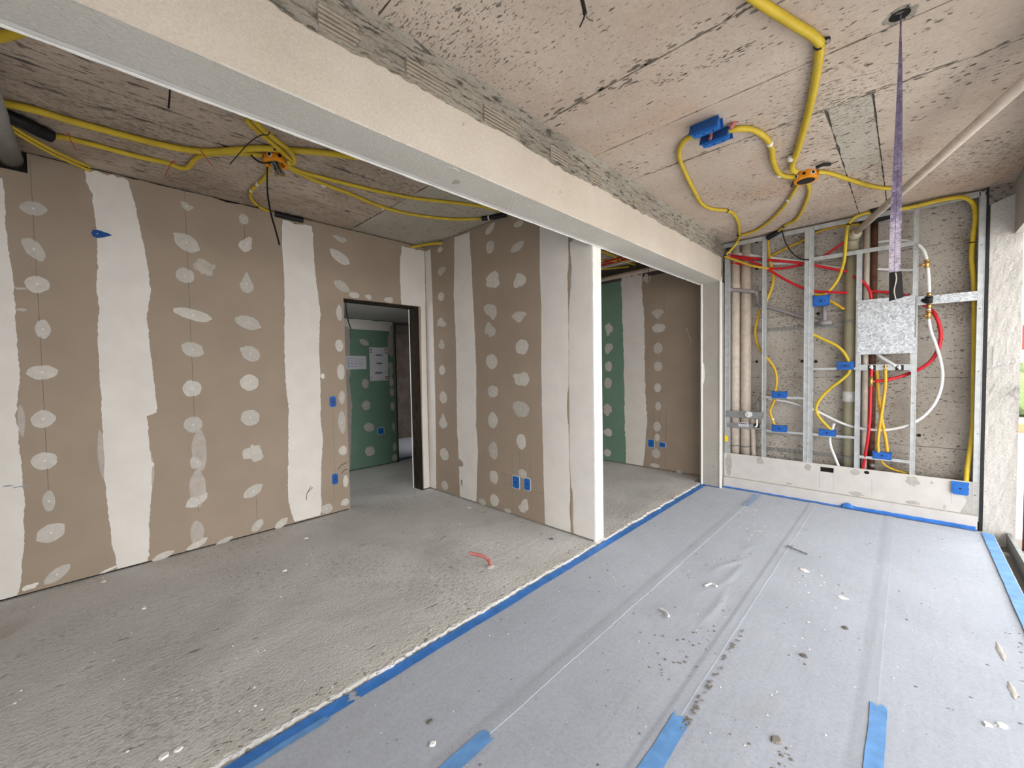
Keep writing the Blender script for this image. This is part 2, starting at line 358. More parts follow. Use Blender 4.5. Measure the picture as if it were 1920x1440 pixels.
for a, b_ in zip(ys, ys[1:]):
    panel(cr, -1.62, 0.60, a, b_, ZC1, 'ceil', 0.0042 if b_ in (1.87, 2.905) or a in (1.87, 2.905) else 0.0018, R.uniform(-0.001, 0.001))
panel(cr, -1.62, -0.345, 2.905, 5.33, ZC1, 'ceil', 0.004)
panel(cr, -0.345, -0.147, 2.905, 3.95, ZC1, 'ceilgrey', 0.004)
panel(cr, -0.345, -0.147, 3.95, 5.33, ZC1, 'ceil', 0.004)
panel(cr, -0.147, 0.60, 2.905, 5.33, ZC1, 'ceil', 0.003)
cl = sbox('ceiling_main', 'seam', -4.30, -1.70, -4.0, 5.45, ZC2+0.006, ZC2+0.25, label='brownish board-marked concrete ceiling above the plasterboard walls')
xs = [-4.30, -3.62, -3.122, -2.915, -2.35, -1.70]
for a, b_ in zip(xs, xs[1:]):
    panel(cl, a, b_, -4.0, 1.90, ZC2, 'ceil2', 0.0075, R.uniform(-0.0015, 0.0015))
panel(cl, -4.30, -2.915, 1.90, 2.90, ZC2, 'ceilgrey', 0.003); panel(cl, -2.915, -1.70, 1.90, 2.90, ZC2, 'ceilgrey', 0.003)
panel(cl, -4.30, -1.70, 2.90, 5.33, ZC2, 'ceil2', 0.003)
M['pit'] = plain('painted_pit_shade', (0.17, 0.145, 0.12), 0.95, var=0.4, scale=40)  # pits are flat spots; the shade inside them is painted as dark colour
def pit_shade(parent, spots, to3, label):
    mb = MB(); rr = random.Random(len(spots))
    for (u, v, L, w_, a) in spots:
        n = 9; ph = rr.uniform(0, 9); ring = []
        for i in range(n):
            t_ = 2*math.pi*i/n; k = 1+0.5*fbm(math.cos(t_)+ph, math.sin(t_), ph, 1.2); x_ = L/2*math.cos(t_)*k; y_ = w_/2*math.sin(t_)*k
            ring.append(to3(u+x_*math.cos(a)-y_*math.sin(a), v+x_*math.sin(a)+y_*math.cos(a), 0.0004))
        mb.add(ring, [tuple(range(n))])
    o = mb.build('pit_shade', 'pit', parent); o['kind'] = 'stuff'; o['label'] = label; return o
rp = random.Random(11); sp = []
for k in range(3400):
    x, y = rp.uniform(-1.5, 0.58), rp.uniform(0.3, 5.1)
    if fbm(x*0.8, y, 2, 1.3) < -0.02+0.10*(y < 2): continue
    L = rp.choice([0.006, 0.009, 0.012, 0.018, 0.026]); sp.append((x, y, L, L*rp.uniform(0.22, 0.5), rp.gauss(0.1, 0.25)))
for k in range(170):
    x = rp.uniform(-1.5, 0.5); off = rp.gauss(0, 0.028); L = rp.uniform(0.01, 0.055); sp.append((x, 1.87+off, L, L*rp.uniform(0.15, 0.35), rp.gauss(0.05, 0.15)))
for k in range(70):
    x = rp.uniform(-1.5, 0.5); L = rp.uniform(0.01, 0.05); sp.append((x, 2.90+rp.gauss(0, 0.014), L, L*rp.uniform(0.12, 0.3), rp.gauss(0.0, 0.1)))
for k in range(60):
    x = rp.uniform(-0.95, -0.5); sp.append((x, 2.06+0.12*(x+0.7)+rp.gauss(0, 0.02), rp.uniform(0.01, 0.03), 0.005, rp.gauss(0.1, 0.2)))
for (x0, x1, d) in ((-0.345, -0.345, 1), (-0.147, -0.147, 1)):
    for k in range(60): L = rp.uniform(0.006, 0.02); sp.append((x0+rp.gauss(0, 0.008), rp.uniform(2.92, 5.0), L*0.5, L*0.35, rp.uniform(0, 3)))
pit_shade(cr, sp, lambda u, v, d: (u, v, ZC1-0.0014-d), 'small flat dark spots painting shaded pits in the concrete ceiling')
sp = []
for k in range(1500):
    x, y = rp.uniform(-4.0, -1.8), rp.uniform(-0.6, 2.7)
    if fbm(x, y*0.5, 4, 1.5) < 0.0: continue
    L = rp.choice([0.008, 0.014, 0.02, 0.03]); sp.append((x, y, L*rp.uniform(0.15, 0.35), L, rp.gauss(0.0, 0.15)))
pit_shade(cl, sp, lambda u, v, d: (u, v, ZC2-0.0018-d), 'flat dark streaks painting shaded pits in the brownish concrete ceiling')
# ---- beam between the two bays
beam = struct(MB().box(-1.765, -1.548, -4, 5.40, 2.36, 2.86).build('beam', 'mortar'), 'long pale rendered concrete beam with a rough unrendered top band')
def bface(u, v):
    y = -4+v*9.03; top = 2.635 + 0.022*fbm(y, 0, 0, 2.2) + 0.014*fbm(y, 5, 0, 14)
    return (-1.530 - (0.016 if u > 0.999 else 0) + 0.0015*fbm(y, u, 0, 3), y, 2.352+(top-2.352)*min(1, u/0.95))
MB().grid(10, 700, bface).build('render_coat', 'render', beam)
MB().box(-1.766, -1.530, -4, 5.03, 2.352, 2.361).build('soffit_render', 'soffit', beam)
def bead(u, v):
    y = -4+v*9.03; a = u*math.pi*1.5 - math.pi*0.25; k = 0.015+0.004*fbm(y, 1, 0, 9)
    return (-1.770 - k*math.cos(a)*0.6, y, 2.356 - k*math.sin(a)*0.6)
MB().grid(6, 500, bead).build('corner_bead', 'plasterwhite', beam)
MB().grid(1, 300, lambda u, v: (-1.757+u*0.022+0.003*fbm(v*60, 2), -4+v*9.03, 2.3505)).build('bead_flange', 'plasterwhite', beam)
def rough(u, v):
    y = -4+v*9.2; z = 2.60+u*0.215
    return (-1.548 + 0.008 + 0.010*fbm(y*0.5, z*3, 0, 9) + 0.007*fbm(y*0.25, z*1.6, 4, 40) + 0.004*fbm(y, z, 7, 60), y, z)
MB().grid(22, 1100, rough).build('rough_mortar_band', 'mortar', beam)
def cove(u, v):
    y = -4+v*9.2; k = 0.020+0.022*max(0, 0.3+fbm(y, 7, 0, 3)); n = 0.007*fbm(y, u, 0, 30)
    return (-1.545+k*u+n, y, ZC1-k*(1-u)+n*0.5 - (0.0 if u < 0.99 else -0.006))
MB().grid(6, 1100, cove).build('mortar_fillet', 'mortar', beam)
for yb in (0.62, 0.98, 1.42, 1.95, 2.36, 2.98, 3.75):
    mb = MB(); L = R.uniform(0.16, 0.30)
    for k in range(5): mb.bbox(-1.555, -1.5315, yb, yb+L*R.uniform(0.8, 1), 2.645+k*0.017, 2.645+k*0.017+0.010, 0.002)
    mb.build('ribbed_clay_block', 'block', beam)
# ---- column at the end of the beam
cb = struct(MB().box(-1.745, -1.538, 5.035, 5.33, -0.03, 2.352).build('column_end', 'colrender'), 'slim rendered column under the far end of the beam')
MB().bbox(-1.757, -1.735, 5.022, 5.045, -0.02, 2.352, 0.006).build('corner_bead', 'plasterwhite', cb)
MB().bbox(-1.553, -1.528, 5.024, 5.05, -0.02, 2.40, 0.006).build('corner_bead', 'plasterwhite', cb)
def blot(to3, u, v, w, h, mat, parent, name, seed, t=0.0012, rag=0.25):
    rr = random.Random(seed); n = 22
    poly = []
    for i in range(n):
        a = 2*math.pi*i/n; k = 1+rag*fbm(math.cos(a)+seed, math.sin(a), 0, 1.6)+rag*0.4*rr.uniform(-1, 1)
        poly.append((u+0.5*w*k*math.cos(a), v+0.5*h*k*math.sin(a)))
    return MB().prism(poly, to3, -0.0002, t).build(name, mat, parent)
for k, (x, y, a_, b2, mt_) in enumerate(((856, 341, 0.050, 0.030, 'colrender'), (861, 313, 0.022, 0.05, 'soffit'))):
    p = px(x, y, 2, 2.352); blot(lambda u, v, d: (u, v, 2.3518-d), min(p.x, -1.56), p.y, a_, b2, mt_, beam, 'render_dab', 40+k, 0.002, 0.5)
FC = Frame(1, 5.035)
for (x, y, ww, hh, mt_) in ((1319, 700, 5, 40, 'plasterwhite'), (1316, 570, 4, 26, 'plasterwhite')):
    u, v = FC.uv(x, y); blot(FC, u, v, ww*0.0055, hh*0.0062, mt_, cb, 'plaster_smear', x)
# ---- left plasterboard wall
wl = struct(MB().box(XL-0.16, XL-0.015, -4, 1.795, 0, ZC2).box(XL-0.16, XL-0.015, 1.795, 2.66, 2.135, ZC2).box(XL-0.16, XL-0.015, 2.66, 2.89, 0, ZC2).build('wall_left', 'dark'), 'taupe plasterboard wall with white taped joints and a doorway')
def board(parent, to3, u0, u1, v0, v1, mat='board', ragtop=0.0, hole=None):
    n = max(2, int((u1-u0)/0.05)); top = []
    for i in range(n+1):
        u = u1-(u1-u0)*i/n; k = 0
        if ragtop: k = ragtop*max(0, fbm(u, v1, 3, 5)+0.1)
        top.append((u, v1-k))
    if hole:
        hu, hv = hole; top = [(u1, v1), (hu, v1), (hu, hv), (u0, hv)]
    poly = [(u0, v0), (u1, v0)]+top
    return MB().prism(poly, to3, -0.014, 0.0).build('drywall_panel', mat, parent)
board(wl, FL, -4.0, -0.475, 0.012, 2.83)
hu, hv = FL.uv(52, 325)
# the sheet with the pipe cut-out in its upper corner
MB().prism([(-0.472, 0.012), (0.166, 0.012), (0.166, 2.828), (hu, 2.832), (hu, hv), (-0.472, hv)], FL, -0.014, 0.0).build('drywall_panel', 'board', wl)
board(wl, FL, 0.170, 1.369, 0.012, 2.832, ragtop=0.02)
board(wl, FL, 1.373, 1.795, 0.012, 2.83)
board(wl, FL, 1.795, 2.66, 2.135, 2.83)
board(wl, FL, 2.66, 2.77, 0.012, 2.83)
# ---- partition
wp = struct(MB().box(XL, -1.795, YP+0.013, YP+0.10, 0, ZC2).build('wall_partition', 'grey_hall'), 'taupe plasterboard partition ending under the beam')
board(wp, FP, XL, -3.36, 0.012, 2.832); board(wp, FP, -3.356, -2.155, 0.012, 2.832); board(wp, FP, -2.151, -1.782, 0.012, 2.352)
MB().box(XL, -1.795, YP+0.10, YP+0.118, 0.0, 2.83).build('rear_board', 'board', wp)
MB().bbox(-1.797, -1.778, YP-0.002, YP+0.122, 0.0, 2.352, 0.003).build('end_cap', 'plasterwhite', wp)
MB().box(XL, -1.79, YP+0.01, YP+0.05, 0.0, 0.03).build('bottom_track', 'galvdark', wp)
# ---- wall of the room behind the partition
wb = struct(MB().box(-4.2, -1.745, YB+0.014, YB+0.12, 0, 2.86).build('wall_back', 'seam'), 'green and taupe plasterboard wall behind the beam')
board(wb, FB, -4.2, -2.79, 0.01, 2.63, 'greenboard'); board(wb, FB, -2.786, -1.745, 0.01, 2.63)
MB().box(-4.2, -4.08, 2.89, 5.33, 0, 2.84).build('return_wall', 'board', wb)
# ---- concrete wall behind the metal frame
we = struct(MB().box(-1.74, 0.62, 5.325, 5.45, -0.03, 2.85).build('wall_end', 'seam'), 'rough cast concrete wall behind the metal studs')
zs = [-0.03, 0.62, 1.255, 1.93, 2.44, 2.85]
for a, b_ in zip(zs, zs[1:]):
    n = 36; k = 0.0035
    pts = [(-1.74+2.36*i/n, a+k*(0.5+fbm(i*0.3, a, 2, 2))) for i in range(n+1)] + [(0.62-2.36*i/n, b_-k*(0.5+fbm(i*0.3, b_, 5, 2))) for i in range(n+1)]
    MB().prism(pts, Frame(1, 5.325), -0.002, 0.013+R.uniform(-0.003, 0.003)).build('cast_board', 'endconc', we)
sp = []
for k in range(2600):
    x, z = rp.uniform(-1.5, 0.44), rp.uniform(0.4, 2.75)
    if fbm(x, z, 9, 1.6) < 0.06-0.12*(x > -0.2): continue
    L = rp.choice([0.006, 0.010, 0.014, 0.022]); sp.append((x, z, L, L*rp.uniform(0.25, 0.5), rp.gauss(0.25, 0.5)))
pit_shade(we, sp, Frame(1, 5.3085), 'flat dark spots painting shaded pits in the concrete end wall')
# ---- column on the open side
cq = struct(MB().grid(10, 60, lambda u, v: (0.472+0.175*u, 5.145+0.004*fbm(u*2, v*20, 0, 2), -0.12+v*2.95)).box(0.472, 0.647, 5.152, 5.45, -0.12, 2.83).build('column_right', 'column'), 'pale rough concrete column beside the open side')
MB().prism([(0.462, 2.66), (0.61, 2.72), (0.647, 2.80), (0.647, 2.83), (0.462, 2.83)], Frame(1, 5.15), -0.03, 0.02).build('mortar_lump', 'mortar', cq)
for (x, y, a, L) in ((1897, 735, 50, 18), (1900, 742, -48, 16), (1862, 667, 88, 30), (1862, 690, 20, 26)):
    p = px(x, y, 1, 5.137); dx = math.cos(math.radians(a))*L*0.0026; dz = math.sin(math.radians(a))*L*0.0026
    MB().tube([(p.x-dx, 5.138, p.z-dz), (p.x+dx, 5.138, p.z+dz)], 0.0016, 5, smooth=False).build('pencil_mark', 'inkgrey', cq)
sbox('lintel_right', 'colrender', 0.60, 0.85, -4, 5.14, 2.40, 2.95, label='concrete lintel above the open side')
sbox('sky_cut_overhang', 'colrender', 0.60, 2.3, -4, 5.6, 2.96, 3.16, label='unseen slab overhang extended to cut sky light')  # overhang out of view, extended to keep high sky light off the felt
sbox('wall_right', 'column', 0.60, 0.74, -4.12, 0.15, -0.1, 2.45, label='wall on the open side behind the camera')
rw = MB(); plates(rw, [-4.2, -1.55, 0.62], [-0.1, 2.5, 2.85], {(1, 0)}, Frame(1, -3.0), -0.0, 0.12)
struct(rw.build('wall_rear', 'column'), 'wall behind the camera with its open bay')
# ---- the corridor and the room seen through the doorway
wg = struct(MB().box(XG-0.1, XG-0.014, 0.9, 3.262, 0, 2.16).box(XG-0.1, XG-0.014, 3.262, 4.3, 2.135, 2.16).build('wall_corridor', 'dark'), 'green plasterboard wall of the corridor beyond the doorway')
board(wg, FG, 0.9, 3.262, 0.012, 2.155, 'greenboard'); board(wg, FG, 3.262, 4.3, 2.135, 2.155, 'grey_hall')
MB().box(XG-0.13, XG+0.004, 3.255, 3.272, 0, 2.12).build('door_reveal', 'jamb', wg)
sbox('ceiling_far_room', 'darkwall', -9.5, XG-0.1, 0.8, 6.0, 2.157, 2.35, label='ceiling of the far room with its dimness painted in')  # dark colour stands in for the dimness of the far room
sbox('ceiling_corridor', 'grey_hall', XG-0.1, XL-0.16, 0.8, 6.0, 2.157, 2.35, label='low grey plaster ceiling of the corridor')
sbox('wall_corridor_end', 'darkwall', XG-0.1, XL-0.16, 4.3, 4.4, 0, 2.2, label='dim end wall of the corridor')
ws = MB(); plates(ws, [XG-0.1, -5.4, -4.45, XL-0.16], [0, 1.25, 2.12, 2.2], {(1, 1)}, Frame(1, 0.9), -0.1, 0.0)  # opening added out of view to brighten the corridor
struct(ws.build('wall_corridor_start', 'grey_hall'), 'near end wall of the corridor with an added opening for light')
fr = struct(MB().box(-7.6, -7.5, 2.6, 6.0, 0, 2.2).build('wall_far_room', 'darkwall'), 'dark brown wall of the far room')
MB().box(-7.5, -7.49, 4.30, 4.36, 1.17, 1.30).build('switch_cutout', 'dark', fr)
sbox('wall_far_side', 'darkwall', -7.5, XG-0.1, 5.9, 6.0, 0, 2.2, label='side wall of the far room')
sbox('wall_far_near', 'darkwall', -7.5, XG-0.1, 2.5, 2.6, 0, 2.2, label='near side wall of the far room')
tag(MB().box(-7.49, -5.68, 3.0, 5.85, 0.0, 0.006).build('felt_sheet', 'felt'), 'dim grey felt sheet on the floor of the far room', 'felt sheet')
tag(MB().box(-5.80, -5.70, 2.8, 5.0, 0.006, 0.0075).build('masking_tape', 'tape'), 'blue tape along the doorway of the far room', 'tape')
# doorway lining
dr = struct(empty('door_1', (XL, 2.2, 0)), 'unfinished doorway with blackened timber reveals')
dr['label'] = 'unfinished doorway with blackened timber reveals'
MB().grid(3, 60, lambda u, v: (XL-0.165+0.167*u, 2.655+0.004*fbm(u*3, v*30), v*2.135)).box(XL-0.165, XL+0.001, 2.658, 2.668, 0, 2.135).build('jamb_lining', 'jamb', dr)
MB().box(XL-0.165, XL+0.001, 1.795, 2.66, 2.122, 2.137).build('head_lining', 'jamb', dr)
MB().box(XL-0.162, XL-0.001, 1.786, 1.797, 0.0, 2.13).build('jamb_lining', 'grey_hall', dr)
MB().tube([(XL-0.168, 2.645, 0), (XL-0.168, 2.645, 2.12)], 0.006, 6, smooth=False).build('edge_trim', 'plasterwhite', dr)

# ================================================================== FILLER ON THE BOARDS
def to_m(fr, x, y, w, h):
    u, v = fr.uv(x, y); ua, va = fr.uv(x-w/2, y); ub, vb = fr.uv(x+w/2, y); uc, vc = fr.uv(x, y-h/2); ud, vd = fr.uv(x, y+h/2)
    return u, v, abs(ub-ua), abs(vc-vd)
def dab(parent, fr, x, y, w, h, kind=0, ang=0, mat='blob', seed=None, t=0.0022):
    """one dab of filler over a screw: kind 0 blob, 1 drop with a tip on top, 2 leaf with two tips, 3 torn"""
    u, v, W, H = to_m(fr, x, y, w, h); rr = random.Random(seed if seed is not None else int(x*31+y*17)); n = 26
    out = []; a0 = rr.uniform(0, 9)
    for i in range(n):
        a = 2*math.pi*i/n; k = 1+0.13*fbm(math.cos(a)*1.3+a0, math.sin(a)*1.3, a0, 1)
        if kind == 1: k *= 1 + 0.0*a; cx = math.cos(a)*(0.5 if math.sin(a) > 0 else 0.62)*(1-0.45*max(0, math.sin(a))); sy = math.sin(a)*(0.62 if math.sin(a) > 0 else 0.42)
        elif kind == 2: cx = 0.58*math.copysign(abs(math.cos(a))**0.75, math.cos(a)); sy = 0.48*math.copysign(abs(math.sin(a))**1.7, math.sin(a))
        elif kind == 3: k *= 1+0.55*fbm(math.cos(a)*0.9+a0*3, math.sin(a)*0.9, a0, 1.0, 3)+rr.uniform(-0.03, 0.03); cx = 0.5*math.cos(a); sy = 0.5*math.sin(a)
        else: cx = 0.5*math.cos(a); sy = 0.5*math.sin(a)
        cx *= W*k; sy *= H*k; ca, sa = math.cos(math.radians(ang)), math.sin(math.radians(ang))
        out.append((u+cx*ca-sy*sa, v+cx*sa+sy*ca))
    c = (sum(p[0] for p in out)/n, sum(p[1] for p in out)/n)
    vs = [fr(a, b_, 0.0002) for a, b_ in out]
    for kk, d in ((0.86, 0.6), (0.45, 1.0)): vs += [fr(c[0]+(a-c[0])*kk, c[1]+(b_-c[1])*kk, t*d) for a, b_ in out]
    vs.append(fr(c[0], c[1], t*0.8))
    fs = [(r_*n+i, r_*n+(i+1) % n, (r_+1)*n+(i+1) % n, (r_+1)*n+i) for r_ in (0, 1) for i in range(n)] + [(2*n+i, 2*n+(i+1) % n, 3*n) for i in range(n)]
    o = MB().add(vs, fs).build('filler_dab', mat, parent, True)
    if mat == 'blob' and min(w, h) > 11:
        s_ = 0.0055; q = [fr(c[0]+s_*math.cos(i*1.0472), c[1]+s_*math.sin(i*1.0472), t*0.9) for i in range(6)]+[fr(c[0], c[1], t*0.9+0.0012)]
        MB().add(q, [(i, (i+1) % 6, 6) for i in range(6)]).build('screw_dimple', 'plasterwhite', o, True)
    return o
def interp(poly, v):
    for (u0, v0), (u1, v1) in zip(poly, poly[1:]):
        if v1 <= v <= v0: return u0+(u1-u0)*((v0-v)/max(1e-6, v0-v1))
    return poly[0][0] if v > poly[0][1] else poly[-1][0]
def strip(parent, fr, left, right, mat='white', name='joint_compound_strip', t=0.0028, rag=0.006, step=0.012, ltop=None):
    """a band of joint compound between two edges drawn from top to bottom (picture points on this wall)"""
    L = [fr.uv(*p) for p in left]; Rr = [fr.uv(*p) for p in right]
    if L[len(L)//2][0] > Rr[len(Rr)//2][0]: L, Rr = Rr, L
    top = max(L[0][1], Rr[0][1]); bot = min(L[-1][1], Rr[-1][1]); bot = max(bot, 0.014); top = min(top, 2.828)
    n = int((top-bot)/step); sd = L[0][0]*7
    def f(q, s_):
        v = top+(bot-top)*s_
        a = interp(L, v)+rag*fbm(v, sd, 1, 9)+rag*0.7*fbm(v, sd, 7, 40); b_ = interp(Rr, v)+rag*fbm(v, sd, 3, 9)+rag*0.7*fbm(v, sd, 9, 40)
        e = min(q, 1-q); v -= max(0, 1-s_*n/4)*0.035*abs(fbm(q*2.5, sd, 5, 1.5)); return fr(a+(b_-a)*q, v, 0.0003+t*min(1, e*5))
    return MB().grid(8, n, f).build(name, mat, parent, True)
def rowdabs(parent, fr, rows):
    for d in rows: dab(parent, fr, *d)
# left wall bands
strip(wl, FL, [(-60, 318), (-60, 700), (-60, 1150)], [(5, 330), (12, 440), (22, 500), (27, 560), (32, 640), (38, 700), (30, 780), (38, 840), (45, 930), (46, 1000), (42, 1060), (38, 1100), (30, 1120)])
strip(wl, FL, [(160, 330), (163, 345), (173, 365), (180, 430), (183, 480), (181, 545), (186, 580), (183, 640), (187, 700), (190, 760), (193, 830), (194, 880), (203, 960), (210, 1020), (220, 1066)],
      [(238, 330), (248, 362), (252, 380), (265, 440), (275, 490), (283, 545), (275, 590), (281, 650), (288, 710), (295, 765), (293, 775), (276, 779), (280, 830), (288, 870), (285, 920), (280, 970), (280, 1040), (276, 1052)])
strip(wl, FL, [(530, 413), (528, 440), (531, 500), (534, 560), (533, 620), (534, 680), (536, 720), (541, 770), (541, 830), (540, 900), (540, 940), (552, 978)],
      [(585, 424), (587, 445), (590, 500), (595, 545), (602, 590), (599, 602), (598, 660), (601, 720), (601, 780), (606, 830), (602, 870), (602, 960), (600, 966)])
strip(wl, FL, [(753, 462), (750, 490), (750, 520), (752, 566)], [(797, 470), (797, 520), (798, 576)], step=0.01)
strip(wl, FL, [(789, 572), (790, 650), (792, 800), (795, 914)], [(797.5, 572), (799, 650), (802, 800), (806, 914)], rag=0.002)
for (x, y, ww, hh) in ((190, 850, 14, 90), (283, 880, 12, 60), (40, 790, 14, 60)): dab(wl, FL, x, y, ww, hh, 0, 0, 'smear', t=0.0008)
rowdabs(wl, FL, [(63, 391, 46, 26, 2, 8), (63, 467, 36, 44, 0, 25), (70, 533, 42, 34, 2, -35), (80, 617, 30, 34), (79, 698, 54, 28, 2, 6), (81, 786, 46, 32), (84, 864, 50, 32), (92, 940, 25, 38), (96, 999, 52, 34, 2, 30), (107, 1077, 56, 20, 2, 40),
    (350, 387, 25, 14, 3), (350, 455, 48, 30, 2, -35), (347, 517, 36, 28, 0, -20), (383, 503, 34, 28, 3, 0, 'smear'), (362, 590, 66, 22, 2, -14), (361, 655, 40, 26, 2, -25), (360, 728, 36, 30), (362, 796, 36, 28), (370, 866, 28, 28), (370, 937, 42, 22, 2, 32), (370, 1020, 40, 13, 2, 22),
    (374, 845, 28, 74, 0, 0, 'smear'), (371, 915, 30, 70, 0, 0, 'smear'), (370, 1000, 26, 46, 0, 0, 'smear'),
    (457, 411, 19, 19), (461, 459, 20, 32, 1, -28), (463, 534, 21, 36, 1), (465, 605, 44, 24, 2, -20), (469, 663, 36, 26, 2, -30), (468, 717, 34, 30), (469, 783, 36, 30), (476, 848, 34, 34, 3), (475, 921, 36, 20, 2, 28), (483, 985, 26, 16, 2, 48),
    (528, 981, 24, 15, 2, 30), (422, 1013, 30, 9, 2, 14), (306, 1042, 40, 12, 2, 12), (613, 954, 22, 18), (56, 1101, 34, 9, 3, 14, 'white'),
    (637, 447, 24, 9, 3), (637, 482, 38, 20, 2, -30), (641, 537, 27, 18, 2, -30), (636, 587, 11, 28), (636, 648, 15, 23), (639, 697, 14, 30), (641, 745, 12, 24), (641, 792, 14, 40), (643, 845, 16, 17), (648, 902, 10, 22), (647, 942, 14, 13, 2, 20),
    (664, 553, 20, 11), (692, 558, 16, 9, 3), (728, 562, 16, 9, 3), (605, 705, 8, 10, 0, 0, 'white'), (40, 541, 22, 4, 3), (40, 581, 26, 5, 3), (200, 1070, 40, 5, 3, 14, 'white')])
# partition bands
strip(wp, FP, [(797, 474), (800, 600), (803, 800), (806, 914)], [(807, 466), (811, 560), (815, 700), (817, 800), (818, 914)], rag=0.003)
strip(wp, FP, [(852, 442), (851, 560), (855, 640), (856, 720), (857, 800), (860, 860), (863, 936)], [(880, 434), (885, 520), (889, 600), (893, 700), (893, 800), (896, 840), (893, 945)])
strip(wp, FP, [(1012, 420), (1012, 500), (1015, 580), (1015, 700), (1017, 800), (1020, 920), (1022, 985)], [(1066, 448), (1065, 520), (1066, 640), (1066, 800), (1069, 920), (1070, 1000)], rag=0.003)
strip(wp, FP, [(1067, 450), (1072, 500), (1067, 575), (1066.5, 640), (1066.5, 715), (1068, 800), (1068, 860), (1076, 1003)], [(1111.5, 464), (1113, 640), (1115, 800), (1117, 1015)], rag=0.002)
for (x, y, ww, hh) in ((1067, 535, 8, 44), (1066, 765, 5, 80), (1072, 960, 8, 76)): dab(wp, FP, x, y, ww, hh, 3, 0, 'board', t=0.0036)
for (x, y, ww, hh) in ((865, 870, 14, 14), (866, 905, 5, 14)): dab(wp, FP, x, y, ww, hh, 3, 0, 'board', t=0.0036)
rowdabs(wp, FP, [(825, 468, 10, 10), (827, 508, 15, 14, 3), (827, 556, 12, 16), (827, 606, 16, 17, 3), (828, 647, 10, 17, 1), (829, 694, 11, 18), (831, 745, 12, 24, 2, 80), (831, 792, 13, 26, 1), (833, 852, 12, 28, 2, 80), (834, 910, 12, 17),
    (919, 429, 18, 15, 2, 30), (919, 463, 16, 24), (922, 524, 23, 27, 3), (920, 582, 21, 27, 3), (919, 619, 19, 26, 3), (922, 678, 17, 32, 2, 80), (924, 734, 20, 22), (924, 788, 18, 29), (925, 845, 17, 32), (926, 894, 16, 25), (927, 938, 16, 23), (904, 941, 14, 12),
    (972, 420, 18, 11), (970, 463, 23, 17, 2, 15), (974, 528, 23, 24, 3), (973, 592, 23, 20, 1, 180), (979, 651, 25, 28, 0), (977, 713, 27, 27, 3), (977, 767, 20, 42, 2, 78), (977, 828, 18, 27), (980, 888, 16, 17), (982, 950, 17, 25, 3), (952, 958, 14, 8)])
# wall behind the beam
strip(wb, FB, [(1165, 526), (1167, 600), (1170, 680), (1171, 780), (1174, 870)], [(1204, 512), (1203, 540), (1208, 600), (1209, 700), (1213, 790), (1207, 872)], rag=0.01)
rowdabs(wb, FB, [(1141, 615, 13, 26, 3), (1140, 653, 15, 17, 3), (1141, 687, 14, 18), (1140, 718, 14, 20), (1138, 767, 16, 20, 3), (1140, 811, 16, 14), (1139, 849, 13, 14),
    (1233, 587, 19, 17, 1, 180), (1235, 615, 22, 17, 2), (1234, 653, 18, 20), (1234, 687, 16, 18), (1233, 727, 13, 17), (1234, 762, 11, 16), (1232, 800, 15, 18), (1232, 820, 10, 14), (1230, 850, 16, 18), (1228, 873, 18, 8), (1213, 523, 12, 16, 3)])
# corridor wall
strip(wg, FG, [(642, 598), (644, 608), (645, 616)], [(736, 603), (735, 610), (735, 616)], rag=0.01, step=0.006)
strip(wg, FG, [(640, 612), (642, 700), (646, 885)], [(655, 612), (657, 700), (655, 712), (660, 760), (659, 790), (657, 880)], 'smear', rag=0.01)
strip(wg, FG, [(731, 612), (727, 640), (727, 660), (731, 668)], [(737, 610), (737, 640), (737, 660), (737, 668)], 'smear', rag=0.006)
rowdabs(wg, FG, [(683, 642, 16, 11, 2, -25), (685, 719, 13, 18), (687, 760, 16, 18), (692, 801, 14, 22, 2, 70), (694, 846, 15, 20, 2, 60), (733, 690, 8, 24, 3), (734, 715, 8, 22, 3), (735, 735, 8, 16), (736, 762, 8, 16), (738, 800, 5, 16), (740, 838, 6, 16), (740, 858, 9, 12)])
# pencil lines along the studs
def pline(parent, fr, pts, w=0.0016, mat='pencil'):
    P = [fr.uv(*p) for p in pts]
    for a, b_ in zip(P, P[1:]):
        MB().tube([fr(a[0], a[1], 0.0004), fr(b_[0], b_[1], 0.0004)], w, 4, smooth=False).build('pencil_line', mat, parent)
pline(wl, FL, [(56, 300), (76, 640), (91, 920)], 0.0011); pline(wl, FL, [(346, 356), (361.8, 720), (372, 960)], 0.0013); pline(wl, FL, [(458, 422), (459, 450)], 0.0013)
pline(wl, FL, [(480, 930), (482, 972)], 0.0013); pline(wl, FL, [(624, 765), (628, 890)], 0.0009); pline(wl, FL, [(626, 910), (627, 950)], 0.0009)
for pts in ([(940, 888), (1016, 905)], [(940, 905), (1016, 926)], [(960, 838), (963, 960)], [(974, 842), (976, 965)], [(984, 850), (986, 965)], [(995, 852), (997, 965)]): pline(wp, FP, pts, 0.0009)
for pts in ([(1226, 770), (1224, 880)], [(1237, 765), (1235, 880)], [(1249, 770), (1248, 882)], [(1246, 530), (1246, 585)]): pline(wb, FB, pts, 0.0012)
pline(wb, FB, [(1287, 615), (1296, 640), (1293, 650)], 0.004, 'blob')
for fr_, par, pts in ((FL, wl, [(574, 938), (575, 925), (583, 912)]), (FL, wl, [(575, 925), (586, 914)]), (FL, wl, [(634, 880), (640, 872), (648, 868), (651, 866)]), (FL, wl, [(640, 888), (647, 880), (652, 880)])): pline(par, fr_, pts, 0.006, 'smear' if par is not wl else 'mud')
for (x, y, w_) in ((40, 912, 30), (15, 911, 20)): blot(FL, *FL.uv(x, y), w_*0.0022, 0.008, 'inkgrey', wl, 'scuff', x, 0.0032, 0.5)

